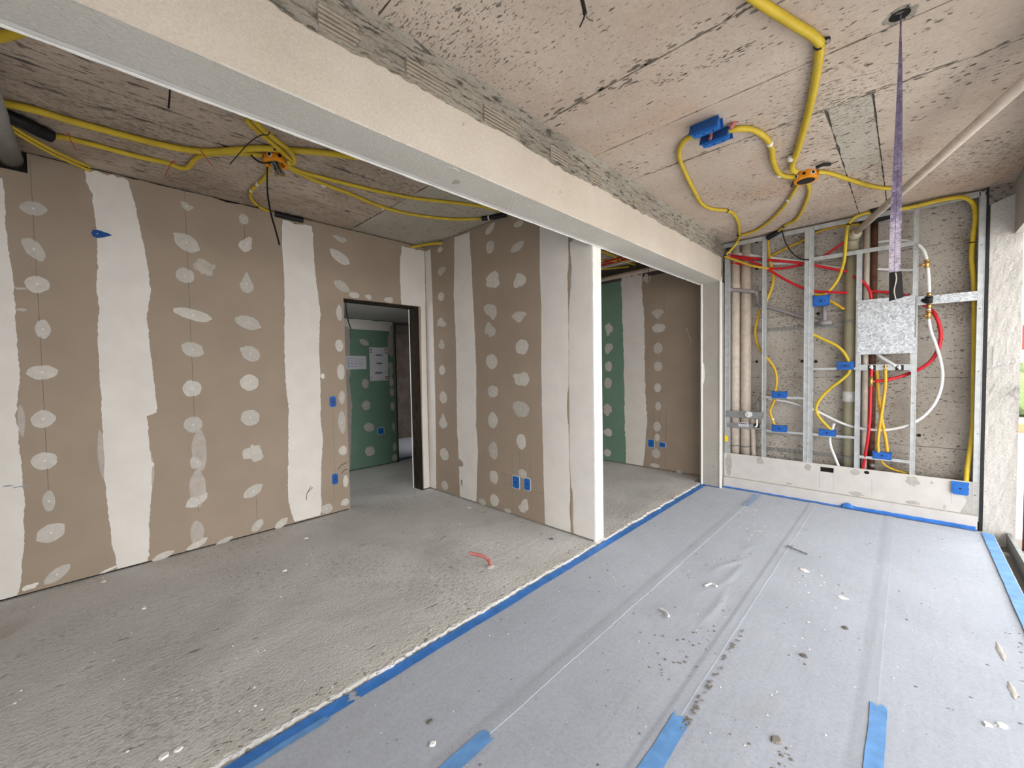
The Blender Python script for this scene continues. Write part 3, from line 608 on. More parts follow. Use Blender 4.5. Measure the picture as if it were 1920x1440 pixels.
# ================================================================== ELECTRICAL BOXES IN THE BOARDS
def rrect(w, h, r, n=5):
    out = []
    for cx, cy, a0 in ((w/2-r, h/2-r, 0), (-w/2+r, h/2-r, 90), (-w/2+r, -h/2+r, 180), (w/2-r, -h/2+r, 270)):
        for k in range(n+1):
            a = math.radians(a0+90*k/n); out.append((cx+r*math.cos(a), cy+r*math.sin(a)))
    return out
def flush_box(fr, x, y, w, h, label, d=0.004, r=0.02, group=None, rim=True):
    u, v, W, H = to_m(fr, x, y, w, h); base = fr(u, v, 0)
    t = thing('flush_box', label, 'electrical box', base, group)
    if rim: MB().prism([(u+a*1.16, v+b_*1.1) for a, b_ in rrect(W, H, min(r, W*0.4))], fr, 0.0, 0.0035).build('filler_rim', 'white', t)
    MB().prism([(u+a, v+b_) for a, b_ in rrect(W, H, min(r, W*0.4))], fr, -0.001, 0.006).build('cover', 'blue', t)
    MB().prism([(u+a, v+b_) for a, b_ in rrect(W*0.72, H*0.8, min(r, W*0.3))], fr, 0.005, 0.0078).build('inner_plate', 'blue2' if not rim else 'blue', t)
    MB().prism([(u+a, v+b_) for a, b_ in rrect(W*0.16, W*0.16, W*0.07)], fr, 0.006, 0.009).build('knockout', 'dark', t)
    return t
flush_box(FL, 624, 753, 12, 20, 'blue flush switch box left of the doorway at shoulder height', rim=False)
flush_box(FL, 628, 898, 11, 20, 'blue flush socket box left of the doorway near the floor', rim=False)
flush_box(FP, 968, 904, 12, 22, 'square-cornered blue socket box, left of the pair low on the partition', r=0.008)
flush_box(FP, 989, 908, 11, 22, 'rounded blue socket box, right of the pair low on the partition')
flush_box(FB, 1221, 831, 11, 14, 'upright blue socket box low on the wall behind the beam', r=0.01)
flush_box(FB, 1242, 834, 12, 9, 'flat oval blue socket box low on the wall behind the beam')
flush_box(FG, 714, 808, 11, 12, 'blue socket box on the green corridor wall', r=0.015)
u, v, W, H = to_m(FL, 191, 440, 38, 15)
t = thing('flush_box', 'blue wedge-shaped box cover high on the left white joint band', 'electrical box', FL(u, v, 0))
poly = [(u-W*0.5, v), (u-W*0.42, v-H*0.42), (u-W*0.2, v-H*0.5), (u+W*0.1, v-H*0.3), (u+W*0.5, v+H*0.1), (u+W*0.35, v+H*0.26), (u-W*0.2, v+H*0.5), (u-W*0.42, v+H*0.4)]
MB().prism(poly, FL, 0, 0.006).build('cover', 'blue2', t)
MB().prism([(u-W*0.22+a, v+b_) for a, b_ in rrect(0.006, 0.006, 0.002)], FL, 0.006, 0.008).build('knockout', 'whitepipe', t)

# papers on the corridor wall
def paper(label, x0, y0, x1, y1, marks):
    a = FG.uv(x0, y0); b_ = FG.uv(x1, y1)
    u0, u1, v1, v0 = a[0], b_[0], a[1], b_[1]
    t = thing('paper_sheet', label, 'paper', FG((u0+u1)/2, v0, 0.004))
    MB().prism([(u0, v0), (u1, v0), (u1, v1), (u0, v1)], FG, 0.003, 0.0045).build('sheet', 'paper', t)
    for (a0, b0, a1, b1, mat) in marks:
        MB().prism([(u0+(u1-u0)*a0, v0+(v1-v0)*b0), (u0+(u1-u0)*a1, v0+(v1-v0)*b0), (u0+(u1-u0)*a1, v0+(v1-v0)*b1), (u0+(u1-u0)*a0, v0+(v1-v0)*b1)], FG, 0.0045, 0.0052).build('printed_mark', mat, t)
    return t
def frame_marks(a0, b0, a1, b1, w, mat):
    return [(a0, b0, a1, b0+w*1.4, mat), (a0, b1-w*1.4, a1, b1, mat), (a0, b0, a0+w, b1, mat), (a1-w, b0, a1, b1, mat)]
paper('landscape drawing sheet taped to the green corridor wall', 648, 667, 687, 692, frame_marks(0.1, 0.18, 0.52, 0.84, 0.014, 'ink') + [(0.1, 0.40, 0.52, 0.42, 'ink'), (0.28, 0.18, 0.295, 0.84, 'inkgrey'), (0.12, 0.55, 0.5, 0.56, 'inkgrey')] + [(0.6, 0.2+k*0.11, 0.6+0.26*(0.7+0.3*(k % 2)), 0.23+k*0.11, 'inkgrey') for k in range(6)])
mk = []
for k in range(8): mk.append((0.34+k*0.045, 0.745, 0.34+k*0.045+0.034, 0.785+0.01*(k % 2), 'ink')); mk.append((0.28+k*0.05, 0.205, 0.28+k*0.05+0.038, 0.25+0.012*(k % 3), 'ink'))
for k in range(6): mk.append((0.37+k*0.052, 0.50, 0.37+k*0.052+0.043, 0.54, 'inkblack')); mk.append((0.40+k*0.04, 0.455, 0.40+k*0.04+0.028, 0.468, 'inkgrey'))
mk += frame_marks(0.04, 0.83, 0.13, 0.96, 0.02, 'inkred') + frame_marks(0.84, 0.83, 0.96, 0.96, 0.02, 'inkred') + frame_marks(0.04, 0.03, 0.10, 0.13, 0.018, 'inkgrey') + frame_marks(0.84, 0.04, 0.97, 0.13, 0.02, 'inkred')
mk += [(0.8, 0.24, 0.84, 0.26, 'ink'), (0.9, 0.2, 0.95, 0.25, 'inkgrey')]
paper('portrait notice with blue printed lines taped to the green corridor wall', 692, 651, 728, 713, mk)

# ================================================================== METAL STUD FRAME
YF = 5.14
F5 = Frame(1, YF)
fr5 = thing('metal_stud_frame', 'galvanised metal stud frame in front of the rough concrete wall', 'stud frame', (-0.5, YF, 0))
def stud(x0, x1, z0, z1, dbl=False, d=0.05):
    mb = MB(); c = 0.0015
    mb.bbox(x0, x1, YF, YF+0.0025, z0, z1, c); mb.box(x0, x0+0.002, YF, YF+d, z0, z1); mb.box(x1-0.002, x1, YF, YF+d, z0, z1)
    mb.bbox(x0, x0+0.007, YF-0.002, YF+0.002, z0, z1, 0.001); mb.bbox(x1-0.007, x1, YF-0.002, YF+0.002, z0, z1, 0.001)
    if dbl: mb.bbox((x0+x1)/2-0.003, (x0+x1)/2+0.003, YF-0.003, YF+0.002, z0, z1, 0.001)
    o = mb.build('stud', 'galv', fr5)
    for k in range(5):
        z = z0+(z1-z0)*(0.08+k*0.19); MB().tube([((x0+x1)/2+R.uniform(-0.006, 0.006), YF-0.006, z), ((x0+x1)/2, YF, z)], 0.004, 6, smooth=False).build('screw', 'galvdark', o)
    return o
stud(-1.527, -1.475, 0.379, 2.66); stud(-1.148, -1.112, 0.379, 2.78); stud(-0.770, -0.692, 0.379, 2.78, True); stud(-0.360, -0.320, 0.379, 2.45)
stud(0.026, 0.062, 0.379, 2.78); stud(0.410, 0.449, 0.05, 2.79)
MB().bbox(-1.56, 0.46, YF-0.002, YF+0.003, 2.745, 2.785, 0.002).box(-1.56, 0.46, YF, YF+0.05, 2.785, 2.79).build('top_track', 'galv', fr5)
MB().box(0.449, 0.470, YF-0.004, YF+0.06, -0.03, 2.80).build('sealing_strip', 'black', fr5)
MB().bbox(-0.692, 0.026, YF-0.004, YF+0.002, 2.435, 2.475, 0.002).box(-0.692, 0.026, YF, YF+0.045, 2.47, 2.475).build('cross_rail', 'galv', fr5)
MB().bbox(0.062, 0.41, YF-0.004, YF+0.003, 1.90, 1.978, 0.002).build('cross_rail', 'zinc', fr5)
def rail(x0, y0, x1, y1, h, mat='galv', name='box_rail', label=None, yy=YF-0.002):
    a = px(x0, y0, 1, yy); b_ = px(x1, y1, 1, yy); z = (a.z+b_.z)/2
    o = MB().bbox(a.x, b_.x, yy-0.003, yy+0.002, z-h/2, z+h/2, 0.001).build(name, mat, fr5)
    if label: o['label'] = label
    return o
rail(1432, 744, 1507, 747, 0.026); rail(1432, 808, 1507, 812, 0.022); rail(1522, 691, 1606, 692, 0.022); rail(1522, 815, 1606, 820, 0.024); rail(1610, 856, 1714, 867, 0.028)
r1 = rail(1361, 776, 1432, 779, 0.075, 'galvdark', 'bracket_plate'); r2 = rail(1363, 797, 1428, 800, 0.055, 'galvdark', 'bracket_plate')
p = px(1404, 777, 1, YF-0.006); MB().tube([(p.x, YF-0.02, p.z), (p.x, YF-0.004, p.z)], 0.034, 16, smooth=False).tube([(p.x-0.008, YF-0.028, p.z), (p.x, YF-0.02, p.z)], 0.012, 10, smooth=False).build('pipe_socket', 'whitepipe', r1)
p = px(1394, 796, 1, YF-0.006); MB().box(p.x-0.05, p.x+0.05, YF-0.0068, YF-0.005, p.z-0.022, p.z+0.022).build('sticker', 'paper', r2)
q = MB()
for k in range(5): q.box(p.x-0.044+k*0.018, p.x-0.044+k*0.018+0.013, YF-0.0075, YF-0.0066, p.z+0.004, p.z+0.016)
q.box(p.x-0.04, p.x+0.036, YF-0.0075, YF-0.0066, p.z-0.010, p.z-0.006); q.build('sticker_print', 'inkblack', r2)
p = px(1419, 798, 1, YF-0.006); MB().box(p.x-0.03, p.x+0.028, YF-0.0072, YF-0.005, p.z-0.024, p.z+0.024).build('rubber_pad', 'black', r2)
MB().tube([(p.x+0.002, YF-0.016, p.z+0.07), (p.x+0.002, YF-0.014, p.z), (p.x-0.012, YF-0.03, p.z-0.012)], 0.009, 8).build('pipe_stub', 'whitepipe', r2)
p = px(1362, 822, 1, YF-0.004); MB().box(p.x-0.018, p.x+0.018, YF-0.008, YF-0.003, p.z-0.035, p.z+0.035).build('yellow_clip', 'stickeryellow', fr5)
# manifold plate
mf = thing('manifold_plate', 'spangled zinc cover plate on the metal frame above hose outlets', 'metal plate', (-0.15, YF, 1.32))
MB().bbox(-0.349, 0.052, YF-0.010, YF-0.005, 1.478, 1.993, 0.002).build('cover', 'zinc', mf)
for xx in (-0.355, 0.018): MB().bbox(xx, xx+0.036, YF-0.006, YF-0.0035, 1.31, 2.0, 0.001).build('side_flange', 'galv', mf)
MB().bbox(-0.335, 0.03, YF-0.010, YF-0.0035, 1.325, 1.382, 0.002).build('outlet_bar', 'galv', mf)
MB().bbox(0.046, 0.056, YF-0.014, YF-0.004, 1.62, 1.99, 0.002).build('hinge_strip', 'galvdark', mf)
for x in (-0.338, 0.04):
    for z in (1.5, 1.74, 1.97): MB().tube([(x, YF-0.016, z), (x, YF-0.01, z)], 0.0045, 6, smooth=False).build('screw', 'galvdark', mf)
for x, n_ in ((1634, 'l'), (1686, 'r')):
    p = px(x, 689, 1, YF-0.012); MB().bbox(p.x-0.026, p.x+0.03, YF-0.0135, YF-0.0095, p.z-0.027, p.z+0.022, 0.003).build('rubber_pad', 'black', mf)
    MB().tube([(p.x, YF-0.02, p.z+0.02), (p.x, YF-0.022, p.z), (p.x+0.004, YF-0.02, p.z-0.018)], 0.010, 8).tube([(p.x-0.014, YF-0.024, p.z+0.002), (p.x+0.014, YF-0.024, p.z+0.002)], 0.006, 8, smooth=False).build('outlet_nipple', 'whitepipe', mf)
p = px(1660, 687, 1, YF-0.012); MB().tube([(p.x, YF-0.02, p.z+0.012), (p.x, YF-0.02, p.z-0.016)], 0.010, 8, smooth=False).tube([(p.x-0.015, YF-0.02, p.z), (p.x+0.015, YF-0.02, p.z)], 0.006, 8, smooth=False).build('outlet_nipple', 'brass', mf)
# blue boxes on the rails
def rail_box_meshes():
    body = MB().bbox(-0.5, 0.5, 0.0, 0.035, -0.5, 0.5, 0.001)
    lid = MB().prism([(a, b_) for a, b_ in rrect(0.84, 0.80, 0.36, 6)], lambda u, v, d: (u, -d, v), 0.0, 0.005)
    rim = MB().prism([(a, b_) for a, b_ in rrect(0.62, 0.56, 0.26, 6)], lambda u, v, d: (u, -d, v), 0.004, 0.0058)
    hole = MB().prism([(0.045*math.cos(a*0.785), 0.1*math.sin(a*0.785)) for a in range(8)], lambda u, v, d: (u, -d, v), 0.006, 0.0082)
    ear = MB().prism([(-0.07, -0.05), (0.07, -0.05), (0.09, 0.12), (-0.03, 0.10)], lambda u, v, d: (u, -d, v), -0.02, 0.006)
    out = []
    for mb, n_, mt_ in ((body, 'body', 'bluebody'), (lid, 'lid', 'blue'), (rim, 'lid_panel', 'bluebody'), (hole, 'knockout', 'dark'), (ear, 'ear', 'blue2')):
        me = mb.mesh(n_); me.materials.append(M[mt_]); out.append((n_, me))
    return out
RB = rail_box_meshes()
def rail_box(x0, y0, x1, y1, label, yy=YF-0.012, open_=False):
    a = px(x0, y0, 1, yy); b_ = px(x1, y1, 1, yy); W = b_.x-a.x; H = a.z-b_.z
    t = thing('junction_box', label, 'electrical box', ((a.x+b_.x)/2, yy, b_.z), 'blue boxes on the stud frame')
    for n_, me in RB:
        places = ((0, 0),) if n_ != 'ear' else ((-0.47, 0.5), (0.47, 0.5))
        if open_ and n_ in ('lid_panel',): continue
        for (du, dv) in places:
            o = bpy.data.objects.new(n_, me); COL.objects.link(o); o.parent = t
            o.location = (du*W, 0, H/2+dv*H); o.scale = (W*(-1 if du > 0 else 1), 1, H)
    if open_:
        MB().box(a.x+W*0.18, b_.x-W*0.18, yy-0.007, yy-0.0055, b_.z+H*0.25, a.z-H*0.25).build('opening', 'blue2', t)
    return t
rail_box(1524, 556, 1555, 572, 'blue junction box beside the double stud near head height, above a grey pipe tee')
rail_box(1447, 734, 1475, 747, 'blue junction box, upper of the two between the left studs')
rail_box(1447, 797, 1475, 811, 'blue junction box, lower of the two between the left studs')
rail_box(1569, 679, 1601, 693, 'open blue junction box left of the hose outlets', open_=True)
rail_box(1535, 805, 1567, 819, 'blue junction box beside the olive pipe, low on the frame')
rail_box(1636, 846, 1672, 863, 'blue junction box below the yellow hoses under the zinc plate')
a = px(1784, 902, 1, YF-0.016); b_ = px(1817, 930, 1, YF-0.016)
t = thing('junction_box', 'large blue junction box set in the white board at the right corner', 'electrical box', ((a.x+b_.x)/2, YF, b_.z))
W = b_.x-a.x; H = a.z-b_.z
MB().prism([(a.x, b_.z+H*0.15), (a.x+W*0.15, b_.z), (b_.x-W*0.1, b_.z), (b_.x, b_.z+H*0.15), (b_.x-W*0.05, b_.z+H*0.35), (b_.x, b_.z+H*0.5), (b_.x-W*0.04, b_.z+H*0.7), (b_.x, a.z), (a.x, a.z)], Frame(1, YF), -0.01, 0.018).build('body', 'blue', t)
MB().prism([((a.x+b_.x)/2+x, (a.z+b_.z)/2+y) for x, y in rrect(W*0.74, H*0.66, 0.02)], Frame(1, YF), 0.017, 0.021).build('lid', 'blue', t)
MB().prism([((a.x+b_.x)/2+x, (a.z+b_.z)/2+y) for x, y in rrect(0.012, 0.012, 0.005)], Frame(1, YF), 0.02, 0.0225).build('knockout', 'dark', t)

# white board below the frame and skirting ledge
sk = struct(empty('wall_end_lower', (-0.5, YF, 0)), 'white painted board strip below the metal studs')
sk['label'] = 'white painted board strip below the metal studs'
s0 = px(1538, 875, 1, YF); s1 = px(1563, 887, 1, YF)
plates(MB(), [-1.53, s0.x, s1.x, 0.45], [0.10, s1.z, s0.z, 0.378], {(1, 1)}, Frame(1, YF), -0.012, 0.0).build('board_strip', 'skirt', sk)
MB().box(-1.53, 0.45, YF+0.013, YF+0.05, 0.09, 0.36).build('backing', 'dark', sk)
FS = Frame(1, YF)
for (x, y, ww, hh) in ((1366, 873, 14, 44), (1425, 864, 14, 15), (1515, 876, 12, 14), (1604, 885, 20, 12), (1711, 902, 26, 18), (1605, 930, 30, 8), (1712, 949, 28, 8), (1747, 905, 6, 5), (1771, 951, 5, 9), (1480, 907, 12, 4)):
    u, v, W, H = to_m(FS, x, y, ww, hh)
    if W > 0.09 and x > 1800: W = 0.08
    v = min(max(v, 0.105+H/2), 0.376-H/2) if H < 0.25 else 0.24; H = min(H, 0.25)
    if x == 1366: u = max(u, -1.53+W/2+0.003)
    blot(FS, u, v, W*0.95, H*0.95, 'greymortar', sk, 'bare_patch', x, 0.0012, 0.3)
MB().prism([(0.448, 0.102), (0.448, 0.376), (0.40, 0.376), (0.385, 0.33), (0.372, 0.27), (0.368, 0.24), (0.380, 0.21), (0.371, 0.17), (0.352, 0.135), (0.345, 0.102)], FS, 0.0, 0.0012).build('bare_patch', 'greymortar', sk)
u, v, W, H = to_m(FS, 1625, 886, 10, 6); blot(FS, u, v, W, H, 'dark', sk, 'hole', 5, 0.0015, 0.1)
for x in (1537, 1563, 1635, 1784): pline(sk, FS, [(x, 886+(x-1537)*0.11), (x, 915+(x-1537)*0.11)], 0.0008, 'inkgrey')
bs = struct(MB().bbox(-1.53, 0.44, YF-0.026, YF+0.02, -0.02, 0.098, 0.006).build('baseboard_end', 'skirt'), 'white ledge at the foot of the end wall')
def crk(u, v): return (-1.53+1.97*v, YF-0.022*u, 0.0985+0.004*(1-u)+0.002*fbm(v*40, u))
MB().grid(2, 120, crk).build('mortar_joint', 'greymortar', bs)

# ================================================================== PIPES ON THE END WALL
def P1(x, y, yy): return px(x, y, 1, yy)
def vpipe(name, label, x0, y0, x1, y1, yy, r, mat, ztop, zbot, n=20):
    """upright pipe whose axis passes through two picture points on the plane y = yy"""
    a = P1(x0, y0, yy); b_ = P1(x1, y1, yy); X = (a.x+b_.x)/2
    t = thing(name, label, 'pipe', (X, yy, zbot))
    MB().tube([(X, yy, ztop), (X, yy, zbot)], r, n, smooth=False).build('pipe_body', mat, t, True)
    return t, X
t, X = vpipe('drain_pipe', 'beige plastic pipe nearest the end column, left of the pair', 1381, 560, 1377, 800, 5.25, 0.052, 'pvc', ZC1, -0.03)
MB().tube([(X, 5.25, 2.25), (X, 5.25, 2.35)], 0.057, 20, smooth=False).build('socket_collar', 'pvc', t, True)
MB().tube([(X-0.058, 5.24, 0.455), (X, 5.19, 0.46), (X+0.058, 5.24, 0.465)], 0.008, 6).build('pipe_clamp', 'galvdark', t)
t, X2 = vpipe('drain_pipe', 'beige plastic pipe, right of the pair by the end column', 1401, 560, 1397, 800, 5.25, 0.053, 'pvc', ZC1, -0.03)
MB().tube([(X2-0.058, 5.24, 0.455), (X2, 5.188, 0.46), (X2+0.058, 5.24, 0.465)], 0.008, 6).build('pipe_clamp', 'galvdark', t)
t = thing('drain_pipe', 'short thin beige pipe beside the pair of pipes, behind the bracket plates', 'pipe', P1(1413, 858, 5.22))
MB().tube([P1(1411, 775, 5.22), P1(1414, 870, 5.22), P1(1414, 905, 5.22)], 0.025, 14).build('pipe_body', 'pvc', t, True)
MB().tube([P1(1422, 752, 5.24), P1(1422, 775, 5.24)], 0.022, 14, smooth=False).build('branch', 'greymortar', t, True)
XO = (P1(1585, 560, 5.24).x+P1(1606, 560, 5.24).x)/2
t = thing('soil_pipe', 'thick olive plastic pipe between the studs with a white collar', 'pipe', (XO, 5.24, -0.03))
MB().tube([(XO, 5.24, 2.60), (XO, 5.24, -0.03)], 0.05, 24, smooth=False).build('pipe_body', 'olive', t, True)
zc = P1(1586, 743, 5.24).z; MB().tube([(XO, 5.24, zc-0.05), (XO, 5.24, zc+0.05)], 0.056, 24, smooth=False).build('collar', 'whitepipe', t, True)
for zz in (0.47, 1.815):
    MB().tube([(XO-0.056, 5.25, zz), (XO-0.03, 5.192, zz), (XO+0.03, 5.192, zz), (XO+0.056, 5.25, zz)], 0.009, 6).build('pipe_clamp', 'galvdark', t)
MB().tube([(XO, 5.24, 2.50), (XO, 5.235, 2.57), (XO+0.012, 5.21, 2.62), (XO+0.035, 5.14, 2.64)], 0.054, 20).build('elbow', 'olive', t, True)
e0 = Vector((XO+0.035, 5.14, 2.64)); e1 = px(1920, 155, 2, 2.645); dd = (e1-e0).normalized()
t = thing('waste_pipe', 'long beige pipe running overhead from the olive pipe to the open side', 'pipe', e0)
MB().tube([e0-dd*0.03, e0+dd*2.75], 0.027, 18, smooth=False).build('pipe_body', 'pvc', t, True)
MB().tube([e0-dd*0.02, e0+dd*0.05], 0.034, 18, smooth=False).build('socket_collar', 'pvc', t, True)
vpipe('riser_pipe', 'thin beige upright pipe between the olive pipe and the brown pipe', 1627, 500, 1621, 600, 5.25, 0.024, 'pvc', ZC1, -0.03, 14)
vpipe('riser_pipe', 'rusty brown upright pipe behind the zinc plate', 1640, 500, 1637, 600, 5.27, 0.025, 'brownpipe', ZC1, -0.03, 14)
gp = [P1(1369, 543, 5.18), P1(1405, 546, 5.18), P1(1418, 549, 5.19), P1(1421, 560, 5.22), P1(1424, 572, 5.27), P1(1440, 575, 5.285), P1(1490, 590, 5.285), P1(1530, 602, 5.285), P1(1546, 606, 5.275)]
t = thing('vent_pipe', 'grey plastic pipe crossing the beige pair and dropping behind the studs', 'pipe', gp[0])
MB().tube(gp, 0.020, 12).build('pipe_body', 'greypipe', t, True)
for i in (0, 2): MB().tube([gp[i]+Vector((-0.012, 0, 0)), gp[i]+Vector((0.02, 0, 0))], 0.026, 12, smooth=False).build('socket_collar', 'greypipe', t, True)
t = thing('pipe_tee', 'grey pipe tee standing under the blue box near head height', 'pipe', P1(1546, 604, 5.26))
MB().tube([P1(1546, 606, 5.255), P1(1546, 572, 5.255)], 0.020, 12, smooth=False).build('upright', 'greypipe', t, True)
MB().tube([P1(1536, 606, 5.25), P1(1560, 604, 5.25)], 0.026, 12, smooth=False).build('tee_body', 'greypipe', t, True)
def perforated(label, x0, y0, x1, y1):
    a = P1(x0, y0, 5.30); b_ = P1(x1, y1, 5.30); z = (a.z+b_.z)/2
    t = thing('perforated_strap', label, 'metal strap', (a.x, 5.3, z))
    for zz in (z-0.018, z+0.008): MB().bbox(a.x, b_.x, 5.298, 5.302, zz, zz+0.010, 0.001).build('edge_band', 'galvdark', t)
    for i in range(int((b_.x-a.x)/0.035)): MB().box(a.x+i*0.035, a.x+i*0.035+0.012, 5.2985, 5.3015, z-0.009, z+0.009).build('bridge', 'galvdark', t)
    for xx in (a.x+0.05, b_.x-0.08): MB().box(xx, xx+0.03, 5.30, 5.325, z-0.01, z+0.01).build('fixing', 'galvdark', t)
perforated('perforated metal strap across the wall at chest height', 1412, 621, 1590, 607)
perforated('perforated metal strap across the wall near its foot', 1368, 834, 1592, 856)
# small anchor holes and blocks in the concrete
for i, (x, y) in enumerate(((1419, 504), (1419, 678), (1419, 452), (1504, 677), (1530, 678), (1534, 588), (1723, 816))):
    p = P1(x, y, 5.312); MB().tube([(p.x, 5.303, p.z), (p.x, 5.33, p.z)], 0.014 if i != 2 else 0.022, 10, smooth=False).build('anchor_hole', 'dark', we)

# ================================================================== HOSES AND CONDUITS
def line(name, label, cat, pts, r, mat, group=None, corr=0.0, ties=(), n=9, parts=()):
    P = [px(*p) if len(p) == 4 else Vector(p) for p in pts]
    t = thing(name, label, cat, P[0], group)
    MB().tube(P, r, n, 0.0035 if corr else 0.015, corr).build('hose' if 'hose' in name else ('cable_body' if 'cable' in name else 'tube_body'), mat, t, True)
    for (q, mt_, rr, L, n_) in ties:
        q = px(*q); k = min(range(len(P)), key=lambda i: (P[i]-q).length); a = P[max(0, k-1)]; b_ = P[min(len(P)-1, k+1)]; d = (b_-a).normalized()
        MB().tube([q-d*L/2, q+d*L/2], rr, 10, smooth=False).build(n_, mt_, t, True)
    return t
def wl_(pts, yy): return [(x, y, 1, yy) for x, y in pts]
def ce(pts, z): return [(x, y, 2, z) for x, y in pts]
G = 'yellow conduits on the end wall'
# --- ceiling over the felt floor
zt = ZC1-0.0215
line('yellow_conduit', 'thick yellow conduit bent across the ceiling into the orange junction box', 'conduit', ce([(1395, -18), (1420, 1), (1455, 24), (1490, 46), (1520, 64), (1535, 78)], zt)+ce([(1537, 86), (1534, 120), (1522, 185), (1509, 235), (1496, 280), (1486, 306), (1485, 317), (1492, 322)], zt), 0.0185, 'yellow', corr=0.04,
     ties=[((1536, 84, 2, zt), 'black', 0.0205, 0.012, 'cable_tie'), ((1483, 297, 2, zt), 'plasterwhite', 0.02, 0.03, 'white_tape')], n=12)
zs_ = ZC1-0.0165
line('yellow_conduit', 'yellow conduit looping from the blue ceiling boxes down to the beam end', 'conduit', ce([(1300, 256), (1286, 262), (1275, 278), (1274, 296), (1285, 325), (1300, 355), (1316, 382), (1335, 392), (1362, 395), (1376, 402), (1384, 418), (1386, 436)], zs_)+[(1384, 450, 1, 5.10), (1374, 465, 1, 5.10), (1362, 477, 1, 5.11)], 0.0135, 'yellow', corr=0.04, ties=[((1363, 395, 2, zs_), 'black', 0.0155, 0.012, 'cable_tie'), ((1385, 440, 2, zs_), 'black', 0.017, 0.015, 'cable_tie')])
line('yellow_conduit', 'yellow conduit curving between the blue ceiling boxes and the orange junction box', 'conduit', ce([(1362, 246), (1380, 242), (1405, 242), (1425, 250), (1440, 264), (1447, 280), (1449, 300), (1458, 322), (1470, 330), (1486, 332), (1495, 331)], ZC1-0.017), 0.0165, 'yellow', corr=0.04,
     ties=[((1443, 269, 2, ZC1-0.017), 'plasterwhite', 0.0185, 0.03, 'white_tape'), ((1461, 328, 2, ZC1-0.017), 'plasterwhite', 0.0185, 0.03, 'white_tape')])
line('yellow_conduit', 'yellow conduit from the orange junction box down left to the frame corner', 'conduit', ce([(1500, 338), (1490, 357), (1473, 383), (1450, 408), (1425, 428), (1405, 437), (1391, 441)], zs_), 0.0125, 'yellow', corr=0.04, ties=[((1478, 375, 2, zs_), 'plasterwhite', 0.014, 0.03, 'white_tape')])
line('yellow_conduit', 'yellow conduit from the orange junction box into a black sleeve at the frame', 'conduit', ce([(1513, 340), (1517, 358), (1510, 382), (1498, 405), (1487, 416), (1474, 422)], zs_)+[(1460, 433, 1, 5.09)], 0.0125, 'yellow', corr=0.04, ties=[((1470, 425, 2, zs_), 'black', 0.0145, 0.012, 'cable_tie')])
line('yellow_conduit', 'yellow conduit running from the orange junction box towards the purple strap', 'conduit', ce([(1534, 322), (1556, 325), (1590, 336), (1622, 346), (1650, 352), (1680, 354), (1692, 356)], zs_), 0.0145, 'yellow', corr=0.04)
line('black_cable', 'black cable hanging from the orange junction box to the double stud', 'cable', ce([(1488, 340)], ZC1-0.04)+[(1474, 375, 1, 4.6), (1465, 405, 1, 4.95), (1466, 430, 1, 5.07), (1473, 455, 1, 5.1), (1487, 476, 1, 5.11), (1505, 486, 1, 5.12), (1517, 487, 1, 5.13)], 0.006, 'black')
line('black_sleeve', 'short black corrugated sleeve at the top track of the stud frame', 'sleeve', [(1463, 432, 1, 5.10), (1452, 439, 1, 5.11), (1438, 447, 1, 5.12)], 0.026, 'black', corr=0.08)
line('black_sleeve', 'large black corrugated sleeve at the ceiling behind the overhead pipe', 'sleeve', [(1684, 372, 1, 5.04), (1665, 383, 1, 5.06), (1634, 397, 1, 5.08)], 0.036, 'black', corr=0.06)
line('black_sleeve', 'black corrugated sleeve behind the top track near the brown pipe', 'sleeve', [(1672, 402, 1, 5.22), (1645, 410, 1, 5.22), (1615, 418, 1, 5.22)], 0.034, 'black', corr=0.06)
# --- end wall, yellow
line('yellow_conduit', 'yellow conduit dropping from the black sleeve beside the left stud', 'conduit', wl_([(1440, 447), (1441, 470), (1444, 490), (1449, 510), (1450, 525), (1447, 540), (1438, 562), (1430, 580)], 5.22), 0.015, 'yellow2', G)
line('yellow_conduit', 'yellow conduit weaving down to the upper of two blue boxes', 'conduit', wl_([(1426, 580), (1420, 600), (1416, 622), (1420, 645), (1432, 664), (1447, 682), (1455, 700), (1456, 720), (1453, 736)], 5.20), 0.014, 'yellow2', G)
line('yellow_conduit', 'short yellow conduit linking the two stacked blue boxes', 'conduit', wl_([(1453, 748), (1449, 758), (1444, 770), (1447, 783), (1452, 797)], 5.18), 0.014, 'yellow2', G, ties=[((1449, 786, 1, 5.18), 'plasterwhite', 0.0155, 0.012, 'white_tape')])
line('yellow_conduit', 'dull yellow conduit rising behind the studs to the top of the olive pipe', 'conduit', wl_([(1443, 482), (1465, 470), (1490, 458), (1512, 447), (1535, 434), (1560, 427), (1590, 422), (1613, 420)], 5.28), 0.013, 'yellow2', G)
line('yellow_conduit', 'yellow conduit from the beam end dipping across the twin red hoses', 'conduit', [(1358, 481, 1, 5.10), (1380, 488, 1, 5.12), (1405, 497, 1, 5.12), (1430, 502, 1, 5.13), (1442, 504, 1, 5.18)], 0.013, 'yellow2', G)
line('yellow_conduit', 'yellow conduit from the large black sleeve down to the blue box near head height', 'conduit', [(1634, 398, 1, 5.09), (1615, 402, 1, 5.10), (1600, 410, 1, 5.10), (1590, 424, 1, 5.10), (1586, 450, 1, 5.10), (1584, 480, 1, 5.13), (1580, 500, 1, 5.18), (1572, 522, 1, 5.18), (1558, 542, 1, 5.18), (1545, 552, 1, 5.18), (1530, 552, 1, 5.2), (1516, 545, 1, 5.22)], 0.0145, 'yellow', G, ties=[((1591, 421, 1, 5.10), 'black', 0.0165, 0.012, 'cable_tie')])
